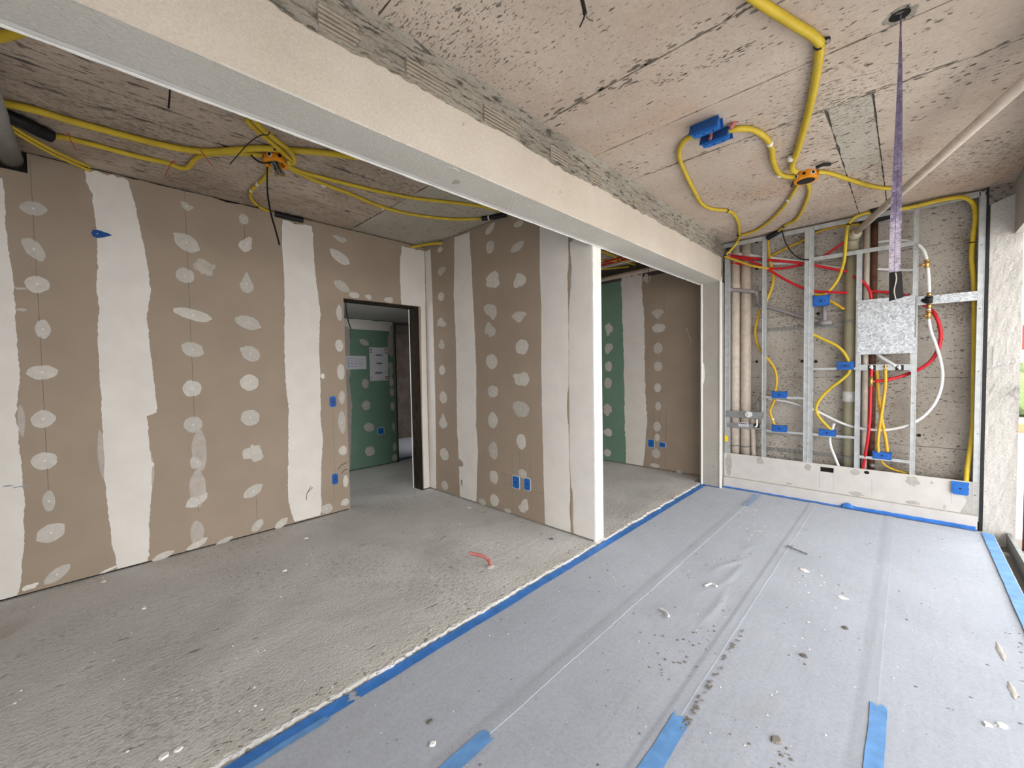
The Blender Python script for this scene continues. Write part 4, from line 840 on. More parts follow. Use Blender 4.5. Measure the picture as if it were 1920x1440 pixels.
line('yellow_conduit', 'stub of dull yellow conduit leaving the head-height blue box towards the olive pipe', 'conduit', wl_([(1553, 563), (1565, 569), (1583, 580)], 5.2), 0.013, 'yellow2', G)
line('yellow_conduit', 'long yellow conduit along the top track and down the right stud to the corner box', 'conduit', [(1684, 393, 1, 5.09), (1720, 386, 1, 5.10), (1760, 376, 1, 5.105), (1797, 370, 1, 5.11), (1815, 373, 1, 5.15), (1826, 385, 1, 5.2), (1829, 410, 1, 5.21), (1824, 450, 1, 5.21), (1822, 485, 1, 5.21), (1826, 530, 1, 5.21), (1827, 600, 1, 5.22), (1826, 700, 1, 5.22), (1825, 790, 1, 5.21), (1821, 830, 1, 5.19), (1814, 875, 1, 5.17), (1811, 908, 1, 5.16)], 0.0175, 'yellow', G, ties=[((1823, 455, 1, 5.21), 'black', 0.019, 0.01, 'cable_tie')])
line('yellow_conduit', 'yellow conduit winding between the open blue box and the box beside the olive pipe', 'conduit', wl_([(1522, 626), (1545, 637), (1568, 648), (1583, 662), (1592, 680), (1592, 698), (1577, 713), (1556, 729), (1537, 749), (1530, 768), (1538, 785), (1552, 800), (1559, 808)], 5.165), 0.0145, 'yellow', G)
G2 = 'mustard hoses under the zinc plate'
line('yellow_hose', 'mustard hose from the middle brass outlet swinging left', 'hose', wl_([(1660, 692), (1660, 720), (1656, 755), (1649, 800), (1646, 830), (1647, 848)], YF-0.018), 0.0125, 'yellow2', G2)
line('yellow_hose', 'pale mustard hose crossing to the blue box below', 'hose', wl_([(1644, 690), (1646, 725), (1649, 760), (1655, 795), (1661, 825), (1664, 848)], YF+0.02), 0.0135, 'yellow2', G2)
line('yellow_hose', 'dull yellow hose trailing from the blue box behind the white board', 'hose', wl_([(1651, 862), (1658, 871), (1672, 879), (1692, 885), (1713, 890), (1724, 897)], 5.19), 0.011, 'yellow2', G2)
# --- end wall, red
GR = 'red water hoses on the end wall'
line('red_hose', 'red hose running straight along the upper left of the frame', 'hose', wl_([(1362, 478), (1400, 483), (1440, 487), (1480, 491), (1514, 495), (1550, 502), (1588, 509)], 5.19), 0.0135, 'red', GR)
line('red_hose', 'red hose sagging from the beam end down past the double stud', 'hose', wl_([(1366, 480), (1395, 485), (1418, 494), (1440, 505), (1468, 522), (1500, 538), (1530, 546), (1560, 548), (1590, 549)], 5.17), 0.0125, 'red', GR)
line('red_hose', 'red hose bowing below the straight red hose on the upper left', 'hose', wl_([(1362, 491), (1400, 497), (1440, 503), (1470, 503), (1495, 498), (1512, 493), (1535, 486), (1560, 470), (1582, 455), (1604, 442)], 5.21), 0.0125, 'red', GR)
line('red_hose', 'red hose bending down behind the top of the zinc plate', 'hose', wl_([(1600, 518), (1614, 525), (1625, 536), (1632, 550), (1634, 572)], 5.19), 0.0125, 'red', GR)
line('red_hose', 'short red hose passing behind the black end of the strap', 'hose', wl_([(1630, 546), (1660, 548), (1690, 552), (1720, 562), (1738, 576)], 5.24), 0.0125, 'red', GR)
line('red_hose', 'red hose arching around the right of the zinc plate to the brass tee', 'hose', [(1742, 578, 1, 5.24), (1752, 588, 1, 5.2), (1761, 608, 1, 5.19), (1764, 630, 1, 5.19), (1760, 652, 1, 5.19), (1748, 674, 1, 5.19), (1730, 689, 1, 5.19), (1708, 699, 1, 5.2), (1685, 707, 1, 5.17), (1660, 713, 1, 5.14), (1640, 715, 1, 5.12)], 0.0145, 'red', GR)
t = line('red_hose', 'red hose hanging from the left outlet straight down behind the white board', 'hose', wl_([(1634, 692), (1633, 714), (1632, 740), (1631, 780), (1628, 815)], YF-0.02)+[(1622, 855, 1, YF+0.005), (1618, 876, 1, YF+0.03), (1615, 900, 1, YF+0.035)], 0.0125, 'red', GR)
a = P1(1633, 706, YF-0.02); b_ = P1(1633, 724, YF-0.02)
MB().tube([a, b_], 0.0155, 10, smooth=False).tube([(a+b_)/2, P1(1641, 715, YF-0.02)], 0.010, 8, smooth=False).build('brass_tee', 'brass', t, True)
# --- end wall, white
GW = 'white water pipes on the end wall'
line('white_pipe', 'white pipe above the red hoses behind the left studs', 'pipe', wl_([(1362, 474), (1400, 478), (1440, 483), (1480, 488), (1515, 492)], 5.23), 0.017, 'whitepipe', GW)
line('white_pipe', 'white pipe below the straight red hose behind the left studs', 'pipe', wl_([(1366, 487), (1400, 490), (1440, 494), (1480, 494), (1525, 497), (1590, 505)], 5.27), 0.015, 'whitepipe', GW)
line('white_pipe', 'white pipe running level behind the purple strap', 'pipe', wl_([(1644, 504), (1680, 506), (1718, 506)], 5.28), 0.014, 'whitepipe', GW)
line('white_pipe', 'thin white pipe near the top between the strap and the right studs', 'pipe', wl_([(1644, 454), (1680, 450), (1706, 452), (1718, 460)], 5.28), 0.012, 'whitepipe', GW)
t = line('white_pipe', 'white pipe with brass valves dropping beside the zinc plate', 'pipe', wl_([(1720, 458), (1730, 467), (1736, 482), (1739, 500), (1741, 525), (1742, 550), (1742, 575), (1741, 592)], YF-0.01), 0.0135, 'whitepipe', GW)
for (x, y, L, hx) in ((1738, 495, 0.07, -14), (1741, 590, 0.07, -10)):
    a = P1(x, y, YF-0.012); MB().tube([a+Vector((0, 0, L/2)), a-Vector((0, 0, L/2))], 0.0165, 10, smooth=False).tube([a, P1(x+hx, y+3, YF-0.02)], 0.009, 8, smooth=False).tube([a+Vector((0, 0, L/2-0.012)), a+Vector((0, 0, L/2))], 0.02, 8, smooth=False).build('brass_valve', 'brass', t, True)
for (y, L) in ((552, 0.03), (574, 0.05)):
    a = P1(1742, y, YF-0.012); MB().tube([a+Vector((0, 0, L/2)), a-Vector((0, 0, L/2))], 0.016, 10, smooth=False).build('brass_coupling', 'brass', t, True)
a = P1(1740, 562, YF-0.02); MB().tube([a+Vector((-0.02, 0, 0.0)), a+Vector((0.03, 0, 0.0))], 0.03, 12, smooth=False).tube([a+Vector((-0.03, -0.005, -0.012)), a+Vector((-0.02, 0, 0.0))], 0.02, 10, smooth=False).build('black_valve', 'black', t, True)
line('white_pipe', 'white pipe bulging right below the valves and sweeping back under the zinc plate', 'pipe', wl_([(1741, 596), (1745, 620), (1754, 645), (1763, 675), (1767, 705), (1762, 735), (1750, 760), (1732, 780), (1712, 793), (1690, 801), (1662, 806), (1640, 806)], 5.165)+wl_([(1612, 803), (1580, 794), (1550, 780), (1530, 770), (1522, 766)], 5.175), 0.0125, 'whitepipe', GW)
line('white_pipe', 'thin white pipe from the upper stacked blue box to the double stud', 'pipe', wl_([(1440, 748), (1458, 750), (1480, 754), (1504, 762), (1514, 766)], 5.22), 0.011, 'whitepipe', GW)
line('white_pipe', 'white pipe dropping from the box beside the olive pipe', 'pipe', wl_([(1564, 794), (1560, 806), (1556, 822), (1558, 838), (1565, 856), (1573, 876), (1578, 890)], 5.17), 0.0125, 'whitepipe', GW)
line('white_pipe', 'short white pipe stub to the right outlet under the zinc plate', 'pipe', [(1640, 660, 1, YF+0.06), (1655, 672, 1, YF+0.03), (1670, 681, 1, YF), (1680, 687, 1, YF-0.016)], 0.0145, 'whitepipe', GW)
line('conduit_stub', 'small cut grey stub pipe low on the concrete wall', 'pipe', [(1630, 872, 1, 5.30), (1634, 871, 1, 5.26), (1637, 875, 1, 5.23)], 0.018, 'greypipe')

# ================================================================== CEILING FITTINGS OVER THE FELT FLOOR
def octa_box(c, r, h, label, cover=True):
    t = thing('octagonal_box', label, 'electrical box', c)
    z0, z1 = c.z-h, c.z
    rim = MB(); n = 8
    def ring(rad, z): return [(c.x+rad*math.cos(math.pi/8+k*math.pi/4), c.y+rad*math.sin(math.pi/8+k*math.pi/4), z) for k in range(8)]
    vs = ring(r*0.93, z1)+ring(r*0.97, z0+0.012)+ring(r*1.04, z0+0.010)+ring(r*1.0, z0)+ring(r*0.72, z0)+ring(r*0.70, z1-0.008)
    fs = [(k*8+i, k*8+(i+1) % 8, (k+1)*8+(i+1) % 8, (k+1)*8+i) for k in range(5) for i in range(8)]+[tuple(40+i for i in range(8)), tuple(range(7, -1, -1))]
    rim.add(vs, fs); rim.build('body', 'orange', t)
    for k in range(8):
        a = k*math.pi/4+math.pi/4*0; dx, dy = math.cos(a), math.sin(a); q = Vector((c.x+dx*r*0.885, c.y+dy*r*0.885, (z0+z1)/2+0.004))
        o = MB().tube([q, q+Vector((dx, dy, 0))*0.007], h*0.28, 12, smooth=False).build('knockout_ring', 'plasterwhite' if k % 2 else 'orange', t)
        MB().tube([q, q+Vector((dx, dy, 0))*0.0085], h*0.20, 12, smooth=False).build('knockout', 'dark', o)
    if cover:
        MB().tube([(c.x, c.y, z0+0.004), (c.x, c.y, z0-0.003)], r*0.74, 24, smooth=False).build('black_cover', 'black', t)
    return t
oc = px(1511, 325, 2, ZC1); octa_box(Vector((oc.x, oc.y, ZC1)), 0.075, 0.055, 'orange octagonal junction box with a black cover under the terrace ceiling')
t = thing('hanger_clip', 'black bent metal clip behind the orange junction box', 'clip', px(1548, 310, 2, ZC1))
MB().tube(ce_ := [px(1530, 314, 2, ZC1-0.03), px(1543, 309, 2, ZC1-0.025), px(1556, 308, 2, ZC1-0.02)], 0.012, 8).build('clip_body', 'black', t)
MB().tube([px(1556, 308, 2, ZC1-0.02), px(1563, 306, 2, ZC1-0.01), px(1572, 302, 2, ZC1)], 0.003, 6).build('wire_end', 'black', t)
t = thing('hanger_clip', 'black clip at the bend of the thick yellow conduit', 'clip', px(1548, 76, 2, ZC1))
MB().tube([px(1539, 80, 2, ZC1-0.02), px(1546, 77, 2, ZC1-0.012), px(1553, 74, 2, ZC1-0.006)], 0.014, 8).build('clip_body', 'black', t)
MB().tube([px(1549, 78, 2, ZC1-0.028), px(1553, 76, 2, ZC1-0.02)], 0.006, 8, smooth=False).build('screw', 'galv', t)
def ceiling_box(x, y, L, label):
    """blue two-winged box screwed under the ceiling, long side along X"""
    c = px(x, y, 2, ZC1-0.045); t = thing('ceiling_box', label, 'electrical box', (c.x, c.y, ZC1))
    z1 = ZC1-0.004; z0 = ZC1-0.062
    mb = MB(); mb.bbox(c.x-L/2, c.x+L/2, c.y-0.026, c.y+0.026, z0, z1, 0.003); mb.build('body', 'blue', t)
    mb = MB().prism([(c.y-0.024, z1), (c.y-0.052, z0-0.004), (c.y-0.047, z0-0.006), (c.y-0.020, z1-0.02)], lambda u, v, d: (d, u, v), c.x-L/2-0.006, c.x+L/2+0.006); mb.build('wing', 'blue2', t)
    mb = MB().prism([(c.y+0.024, z1), (c.y+0.044, z0+0.01), (c.y+0.039, z0+0.008), (c.y+0.020, z1-0.02)], lambda u, v, d: (d, u, v), c.x-L/2+0.01, c.x+L/2+0.012); mb.build('wing', 'blue2', t)
    li = MB().prism(rrect(L*0.86, 0.042, 0.02), lambda u, v, d: (c.x+u, c.y+v, z0-d), -0.001, 0.004).build('lid', 'blue', t)
    MB().prism(rrect(0.010, 0.010, 0.004), lambda u, v, d: (c.x+u-0.01, c.y+v, z0-d), 0.003, 0.0055).prism(rrect(0.010, 0.010, 0.004), lambda u, v, d: (c.x+u+L*0.28, c.y+v, z0-d), 0.003, 0.0055).build('knockout', 'dark', li)
    return t
ceiling_box(1323, 243, 0.145, 'blue winged ceiling box, left of the pair on the terrace ceiling')
ceiling_box(1342, 262, 0.145, 'blue winged ceiling box, right of the pair on the terrace ceiling')
t = thing('conduit_stub', 'short red conduit stub poking from the ceiling by the blue boxes', 'pipe', px(1378, 230, 2, ZC1))
MB().tube([px(1380, 228, 2, ZC1+0.005), px(1373, 235, 2, ZC1-0.018), px(1368, 240, 2, ZC1-0.03)], 0.013, 10).build('tube_body', 'pink', t, True)
t = thing('conduit_stub', 'tiny red conduit stub between the two blue ceiling boxes', 'pipe', px(1334, 255, 2, ZC1))
q = px(1333, 257, 2, ZC1-0.05); MB().tube([q+Vector((0, 0, 0.05)), q, q+Vector((-0.004, -0.008, -0.012))], 0.009, 8).build('tube_body', 'pink', t, True)
line('black_cable', 'black cable end with split wires hanging from the ceiling at the top edge', 'cable', [px(1086, -22, 2, ZC1)[:], px(1092, 2, 2, ZC1-0.06)[:], px(1097, 26, 2, ZC1-0.13)[:]], 0.0075, 'black')
q = px(1097, 26, 2, ZC1-0.13); t = bpy.data.objects[[o.name for o in COL.objects if o.name.startswith('black_cable')][-1]]
MB().tube([q, px(1093, 38, 2, ZC1-0.15), px(1087, 51, 2, ZC1-0.17)], 0.003, 6).build('wire', 'black', t); MB().tube([q, px(1103, 36, 2, ZC1-0.14), px(1112, 39, 2, ZC1-0.15)], 0.003, 6).build('wire', 'mud', t)
# ceiling hole with the purple lifting strap
SX, SY = -0.040, 2.346
st = thing('lifting_strap', 'purple webbing strap with a black end hanging from a hole in the ceiling', 'strap', (SX, SY, ZC1))
def webw(z):
    k = max(0, min(1, (2.74-z)/0.75)); return 0.003+0.0145*k**0.8
def web(u, v):
    z = ZC1+0.02-(ZC1+0.02-1.765)*v; hw = webw(z); a = math.radians(25)*max(0, 1-(2.79-z)/0.5)
    x = (u-0.5)*2; d = 0.0015*math.sin(z*40)
    return (SX+0.004*math.sin(z*3)+x*hw*math.cos(a), SY+x*hw*math.sin(a)-0.003+d*-0.6, z)
MB().grid(12, 260, web).grid(12, 260, lambda u, v: (web(1-u, v)[0], web(1-u, v)[1]+0.008, web(1-u, v)[2])).build('webbing', 'webbing', st, True)
MB().grid(1, 200, lambda u, v: (web(0.485+0.03*u, v)[0], web(0.5, v)[1]-0.0012, web(0.5, v)[2])).build('centre_stitching', 'inkblack', st)
MB().grid(8, 8, lambda u, v: (SX+(u-0.5)*(0.038+0.006*v)+0.004*v, SY-0.007+0.006*abs(u-0.5)-0.012*v, 1.775-0.118*v+0.012*u*v)).grid(8, 8, lambda u, v: (SX+(0.5-u)*(0.038+0.006*v)+0.004*v, SY+0.010+0.004*v, 1.775-0.118*v+0.012*(1-u)*v)).build('end_sleeve', 'black', st)
MB().grid(1, 10, lambda u, v: (SX-0.001+0.004*u+0.003*math.sin(v*7), SY-0.0095-0.012*v, 1.77-0.11*v)).build('end_seam', 'render', st)
hl = MB(); c = Vector((SX, SY, ZC1))
for k in range(14):
    a = k*2*math.pi/14; a2 = (k+1)*2*math.pi/14; w1 = 0.030*(1+0.3*fbm(k, 1)); w2 = 0.052*(1+0.35*fbm(k*1.7, 2))
    hl.add([c+Vector((w1*math.cos(a), w1*math.sin(a), -0.001)), c+Vector((w1*math.cos(a2), w1*math.sin(a2), -0.001)), c+Vector((w2*math.cos(a2), w2*math.sin(a2), -0.002)), c+Vector((w2*math.cos(a), w2*math.sin(a), -0.002))], [(0, 1, 2, 3)])
hl.build('hole_rim', 'mortar', cr)
MB().tube([c+Vector((0, 0, 0.004)), c-Vector((0, 0, 0.0015))], 0.034, 14, smooth=False).build('hole', 'dark', cr)

# ================================================================== CEILING FITTINGS OVER THE PLASTERBOARD BAY
zq = ZC2-0.0215
line('yellow_conduit', 'thick yellow conduit crossing the dark ceiling above the left wall to the beam', 'conduit', ce([(-60, 180), (0, 192), (60, 205), (130, 226), (200, 245), (280, 266), (340, 279), (390, 284), (440, 281), (490, 278), (540, 281), (600, 286), (650, 292), (720, 300)], zq), 0.0185, 'yellow', corr=0.04, n=12)
line('yellow_conduit', 'yellow conduit from the black sleeve with a kink before the orange hub', 'conduit', ce([(92, 254), (115, 257), (150, 265), (200, 278), (260, 294), (310, 305), (335, 314), (352, 314), (364, 300), (378, 291), (400, 288), (450, 287), (498, 292)], ZC2-0.016), 0.0150, 'yellow', corr=0.04)
for (pts, lab) in (([(128, 249), (132, 262), (143, 283)], 'black and red wire loop near the black sleeve'), ([(330, 303), (322, 305), (309, 330)], 'red tie wire hanging at the kink of the conduit'), ([(375, 280), (383, 292), (398, 311)], 'red tie wire where two conduits meet')):
    line('tie_wire', lab, 'wire', [(x, y, 2, ZC2-0.036-0.004*i) for i, (x, y) in enumerate(pts)], 0.0025, 'red')
line('black_sleeve', 'thick black corrugated sleeve at the left end of the dark ceiling', 'sleeve', ce([(-10, 208), (10, 216), (50, 233), (75, 246), (97, 256)], ZC2-0.04), 0.034, 'black', corr=0.07)
for k, dy in enumerate((0, 7)):
    line('yellow_conduit', ('upper' if k == 0 else 'lower')+' of two thin yellow conduits slanting into the top of the left wall', 'conduit', [(18, 234+dy, 2, ZC2-0.05), (60, 260+dy, 2, ZC2-0.045), (110, 287+dy, 2, ZC2-0.04), (168, 313+dy, 0, XL+0.006)], 0.0095, 'yellow', corr=0.04)
line('yellow_conduit', 'first of the twin yellow conduits coming over the beam to the orange hub', 'conduit', ce([(462, 225), (480, 243), (510, 268), (535, 290), (547, 301), (540, 307)], ZC2-0.052), 0.0135, 'yellow', corr=0.04)
line('yellow_conduit', 'second of the twin yellow conduits coming over the beam to the orange hub', 'conduit', ce([(474, 222), (492, 242), (521, 265), (543, 283), (552, 298), (548, 306), (538, 303)], ZC2-0.058), 0.0135, 'yellow', corr=0.04)
line('yellow_conduit', 'lower yellow conduit sweeping from the orange hub to the black connector', 'conduit', ce([(530, 308), (555, 322), (590, 338), (625, 352), (660, 365), (700, 382), (740, 395), (790, 405), (850, 411), (906, 410)], ZC2-0.014), 0.0135, 'yellow', corr=0.04, ties=[((606, 346, 2, ZC2-0.014), 'plasterwhite', 0.018, 0.035, 'white_tape'), ((718, 390, 2, ZC2-0.014), 'plasterwhite', 0.015, 0.02, 'white_tape')])
line('yellow_conduit', 'upper yellow conduit sweeping from the orange hub behind the beam', 'conduit', ce([(533, 308), (565, 322), (605, 333), (660, 347), (720, 361), (780, 372), (840, 379), (890, 385), (925, 392), (960, 400)], ZC2-0.014), 0.0135, 'yellow', corr=0.04)
line('yellow_conduit', 'yellow conduit curling from the orange hub to the top of the left wall', 'conduit', ce([(503, 312), (500, 328), (488, 342), (474, 354), (469, 366), (476, 379), (490, 390), (507, 398), (520, 402)], ZC2-0.014), 0.0125, 'yellow', corr=0.04, ties=[((483, 345, 2, ZC2-0.014), 'plasterwhite', 0.014, 0.03, 'white_tape'), ((471, 357, 2, ZC2-0.014), 'plasterwhite', 0.014, 0.02, 'white_tape'), ((482, 385, 2, ZC2-0.014), 'black', 0.0145, 0.012, 'cable_tie')])
line('black_sleeve', 'black corrugated sleeve where the wall meets the dark ceiling above the white band', 'sleeve', [(516, 401, 2, ZC2-0.03), (540, 407, 2, ZC2-0.03), (568, 413, 2, ZC2-0.03)], 0.024, 'black', corr=0.08)
line('black_sleeve', 'black connector with a white band above the partition', 'sleeve', [(904, 410, 2, ZC2-0.02), (925, 407, 2, ZC2-0.02), (948, 402, 2, ZC2-0.02)], 0.022, 'black', corr=0.05, ties=[((917, 408, 2, ZC2-0.02), 'plasterwhite', 0.0235, 0.012, 'white_band')])
line('yellow_conduit', 'short yellow conduit bridging the corner of the two taupe walls', 'conduit', [(770, 464, 0, XL+0.006), (785, 461, 2, ZC2-0.03), (808, 457, 2, ZC2-0.03), (829, 456, 1, YP-0.006)], 0.0145, 'yellow', corr=0.04)
line('yellow_conduit', 'yellow conduit at the top left picture edge above the beam soffit', 'conduit', ce([(-60, 84), (-10, 72), (30, 62), (70, 52)], ZC2-0.02), 0.019, 'yellow', corr=0.04)
hb = px(517, 293, 2, ZC2); hub = octa_box(Vector((hb.x, hb.y, ZC2)), 0.078, 0.055, 'orange octagonal hub with loose wires under the dark ceiling', cover=False)
for k in range(26):
    a = R.uniform(0, 6.28); rr = R.uniform(0, 0.035); d = Vector((R.uniform(0.0, 0.05), R.uniform(0.0, 0.05), -R.uniform(0.10, 0.15)))
    s_ = Vector((hb.x+rr*math.cos(a), hb.y+rr*math.sin(a), ZC2-0.02)); e_ = s_+d*0.72
    MB().tube([s_, s_+Vector((0, 0, -0.03)), e_], 0.0028, 5, 0.02).build('loose_wire', R.choice(['black', 'black', 'copperwire', 'copperwire', 'whitepipe', 'inkgrey']), hub)
    MB().tube([e_, e_+d.normalized()*0.012], 0.002, 5, smooth=False).build('bare_end', 'brass', hub)
line('black_cable', 'black cable hanging free from the orange hub in front of the left wall', 'cable', [px(515, 280, 2, ZC2-0.035)[:], px(505, 294, 1, 0.90)[:], px(501, 325, 1, 0.91)[:], px(502, 365, 1, 0.92)[:], px(508, 400, 1, 0.92)[:], px(517, 432, 1, 0.92)[:], px(524, 459, 1, 0.92)[:]], 0.0058, 'black')
line('black_cable', 'short black cable end poking left from the orange hub', 'cable', [px(508, 305, 2, ZC2-0.055)[:], px(490, 305, 2, ZC2-0.06)[:], px(478, 298, 2, ZC2-0.06)[:], px(471, 291, 2, ZC2-0.055)[:]], 0.006, 'black')
line('black_cable', 'black tie wire swinging left from the twin conduits', 'wire', [px(505, 247, 2, ZC2-0.07)[:], px(503, 253, 2, ZC2-0.09)[:], px(488, 254, 2, ZC2-0.09)[:], px(465, 270, 2, ZC2-0.11)[:], px(431, 308, 2, ZC2-0.14)[:]], 0.003, 'black')
line('black_cable', 'short black rod hanging beyond the bead of the beam', 'wire', [px(319, 160, 2, ZC2)[:], px(318, 180, 2, ZC2-0.10)[:], px(316, 203, 2, ZC2-0.17)[:]], 0.004, 'black')
line('black_cable', 'black cable drooping inside the head of the doorway', 'cable', [px(648, 560, 0, XL-0.06)[:], px(649, 580, 0, XL-0.10)[:], px(652, 598, 0, XL-0.13)[:], px(658, 618, 0, XL-0.16)[:]], 0.006, 'black')
# grey duct into the cut-out of the left wall
dq = px(18, 300, 0, XL); DZ = dq.z+0.015; DY = dq.y
t = thing('duct_pipe', 'grey plastic pipe entering the cut-out high in the left wall', 'pipe', (XL, DY, DZ))
MB().tube([(XL-0.012, DY, DZ), (XL+1.2, DY-0.01, DZ+0.0)], 0.058, 28, smooth=False).build('pipe_body', 'ductgrey', t, True)
MB().tube([(XL-0.012, DY, DZ), (XL+0.004, DY, DZ)], 0.046, 20, smooth=False).build('pipe_mouth', 'dark', t)

# pipes and conduits above the wall behind the beam
t = thing('waste_pipe', 'beige pipe lying along the top of the wall behind the beam', 'pipe', (-2.6, 5.26, 2.66))
MB().tube([(-4.0, 5.27, 2.665), (-1.80, 5.27, 2.715)], 0.032, 14, smooth=False).build('pipe_body', 'pvc', t, True)
for k, (pts, mat, r, lab) in enumerate((
    ([(1110, 466), (1140, 475), (1165, 487), (1190, 496), (1215, 500)], 'yellow', 0.016, 'yellow conduit slanting down across the ceiling behind the beam'),
    ([(1110, 490), (1150, 489), (1200, 488)], 'yellow', 0.014, 'level yellow conduit on the ceiling behind the beam'),
    ([(1110, 506), (1150, 503), (1190, 499), (1220, 499)], 'yellow', 0.014, 'lower yellow conduit on the ceiling behind the beam'),
    ([(1110, 502), (1150, 492), (1180, 484)], 'red', 0.013, 'red hose rising on the ceiling behind the beam'),
    ([(1110, 496), (1150, 487), (1175, 478)], 'red', 0.013, 'second red hose on the ceiling behind the beam'),
    ([(1110, 510), (1145, 498), (1185, 489)], 'whitepipe', 0.012, 'white pipe between the red hoses on the ceiling behind the beam'))):
    line('ceiling_conduit' if mat == 'yellow' else 'ceiling_hose', lab, 'conduit' if mat == 'yellow' else 'hose', ce(pts, ZC2-0.018-0.004*k), r, mat)
line('tie_wire', 'thin brown wire hanging above the white band behind the beam', 'wire', [px(1215, 495, 1, 5.15)[:], px(1216, 512, 1, 5.15)[:], px(1217, 528, 1, 5.15)[:]], 0.004, 'brownpipe')

# ================================================================== FELT SHEETS, TAPE
edges = [-1.752, -1.148, -0.640, -0.070, 0.505]
wr = []
for pts, h in (([(1305, 1176), (1335, 1150), (1352, 1128), (1358, 1108)], 0.011), ([(1330, 1076), (1352, 1062), (1378, 1055), (1402, 1046)], 0.012), ([(1340, 1103), (1362, 1090), (1385, 1068), (1396, 1050)], 0.010), ([(1388, 1037), (1405, 1026), (1425, 1019)], 0.007), ([(1310, 1112), (1345, 1100)], 0.006), ([(1402, 1158), (1430, 1157)], 0.006), ([(1570, 1100), (1598, 1075)], 0.003)):
    P = [px(x, y, 2, ZF).to_2d() for x, y in pts]; 
    Q = []
    for a, b_ in zip(P, P[1:]): Q += [a.lerp(b_, k/4) for k in range(4)]
    Q.append(P[-1]); n_ = len(Q)-1
    wr += [(Q[k], Q[k+1], h*math.sin(math.pi*(k+0.7)/(n_+0.4))) for k in range(n_)]
def felt_z(x, y):
    z = ZF + 0.0022*fbm(x, y, 0, 2.2) + 0.0010*fbm(x, y, 4, 9); add = 0
    if -1.3 < x < 0 and 2 < y < 4.2:
        p = Vector((x, y))
        for a, b_, h in wr:
            d = b_-a; t_ = max(0, min(1, (p-a).dot(d)/d.length_squared)); add = max(add, (h-0.0006*(1-0))*0.45*math.exp(-((p-a-d*t_).length/0.022)**2))
    return z+add
labs = ['grey felt sheet along the screed edge, first from the slab', 'wrinkled grey felt sheet, second from the slab', 'grey felt sheet with cement crumbs, third from the slab', 'pale grey felt sheet along the open side']
for i in range(4):
    x0, x1 = edges[i], edges[i+1]; a0 = x0-(0.055 if i else 0); nx = int((x1-a0)/(0.010 if i == 1 else 0.02))
    def fz(u, v, x0=a0, x1=x1, i=i):
        x = x0+(x1-x0)*u; y = -3.9+8.985*v; e = 0.004*fbm(y, i, 0, 3)
        if u in (0.0, 1.0): x += e
        z = felt_z(x, y)
        if u > 0.9: z += 0.0035*min(1, (x-(x1-0.06))/0.012) if x > x1-0.06 else 0
        if i < 3 and u == 1.0: z += 0.001
        if i and x < x0+0.055: z -= 0.001
        return (x, y, z)
    mb = MB().grid(nx, 900 if i == 1 else 450, fz)
    # thin rim under the lapped edge
    mb.grid(1, 450, lambda u, v, f=fz: (f(1.0, v)[0], f(1.0, v)[1], f(1.0, v)[2]-0.004*u))
    tag(mb.build('felt_sheet', 'felt', None, True), labs[i], 'felt sheet')
def tape_strip(label, pts, w, mat, z=None, torn=(True, True), dz=0.0028, cat='tape'):
    """a strip of tape along a line on the felt: list of (x, y)"""
    L = [Vector((x, y)) for x, y in pts]; d = (L[-1]-L[0]).normalized(); nn = Vector((-d.y, d.x)); LL = (L[-1]-L[0]).length; n = max(4, int(LL/0.02))
    def f(u, v):
        p = L[0]+d*(LL*v); off = (u-0.5)*w+0.0025*fbm(v*LL, u*3, w, 8)
        if v == 0 and torn[0]: p = p+d*(0.03*fbm(u*4, 1, LL, 1.5))
        if v == 1 and torn[1]: p = p+d*(0.03*fbm(u*4, 2, LL, 1.5))
        q = p+nn*off
        zz = (felt_z(q.x, q.y) if z is None else z)+dz+0.0012*fbm(q.x, q.y, 0, 25)
        return (q.x, q.y, zz)
    o = MB().grid(6, n, f).build('masking_tape', mat, None, True); return tag(o, label, cat, 'blue masking tape on the felt')
tape_strip('blue tape along the screed edge, near piece up to the gap', [(-1.722, -3.5), (-1.722, 0.73)], 0.062, 'tape')
tape_strip('long blue tape along the screed edge, far piece beyond the gap', [(-1.722, 0.765), (-1.722, 5.03)], 0.062, 'tape')
tape_strip('faded second layer of blue tape beside the near screed edge', [(-1.688, 0.10), (-1.688, 0.62)], 0.03, 'tapelight', dz=0.004)
f1, f2, f3 = -1.148, -0.632, -0.066
tape_strip('blue tape on the leftmost felt seam at the bottom of the picture', [(f1+0.0, -0.6), (f1-0.002, 1.02)], 0.062, 'tapelight', dz=0.0065)
tape_strip('blue tape on the middle felt seam at the bottom of the picture', [(f2+0.004, -0.6), (f2, 1.60)], 0.066, 'tapelight', dz=0.0065)
tape_strip('blue tape on the right felt seam at the bottom of the picture', [(f3, -0.6), (f3, 2.22)], 0.052, 'tapelight', dz=0.0065)
tape_strip('worn blue tape at the far end of the leftmost felt seam', [(f1-0.005, 4.52), (f1, 5.02)], 0.055, 'tapeold', dz=0.0065)
tape_strip('blue tape along the open edge of the felt', [(0.488, -3.0), (0.488, 5.05)], 0.062, 'tapelight', dz=0.008)
tape_strip('left length of blue tape at the foot of the end wall', [(-1.53, 5.088), (-0.42, 5.090)], 0.045, 'tape', dz=0.005)
tape_strip('right length of blue tape at the foot of the end wall', [(-0.45, 5.091), (0.44, 5.092)], 0.055, 'tape', dz=0.007)
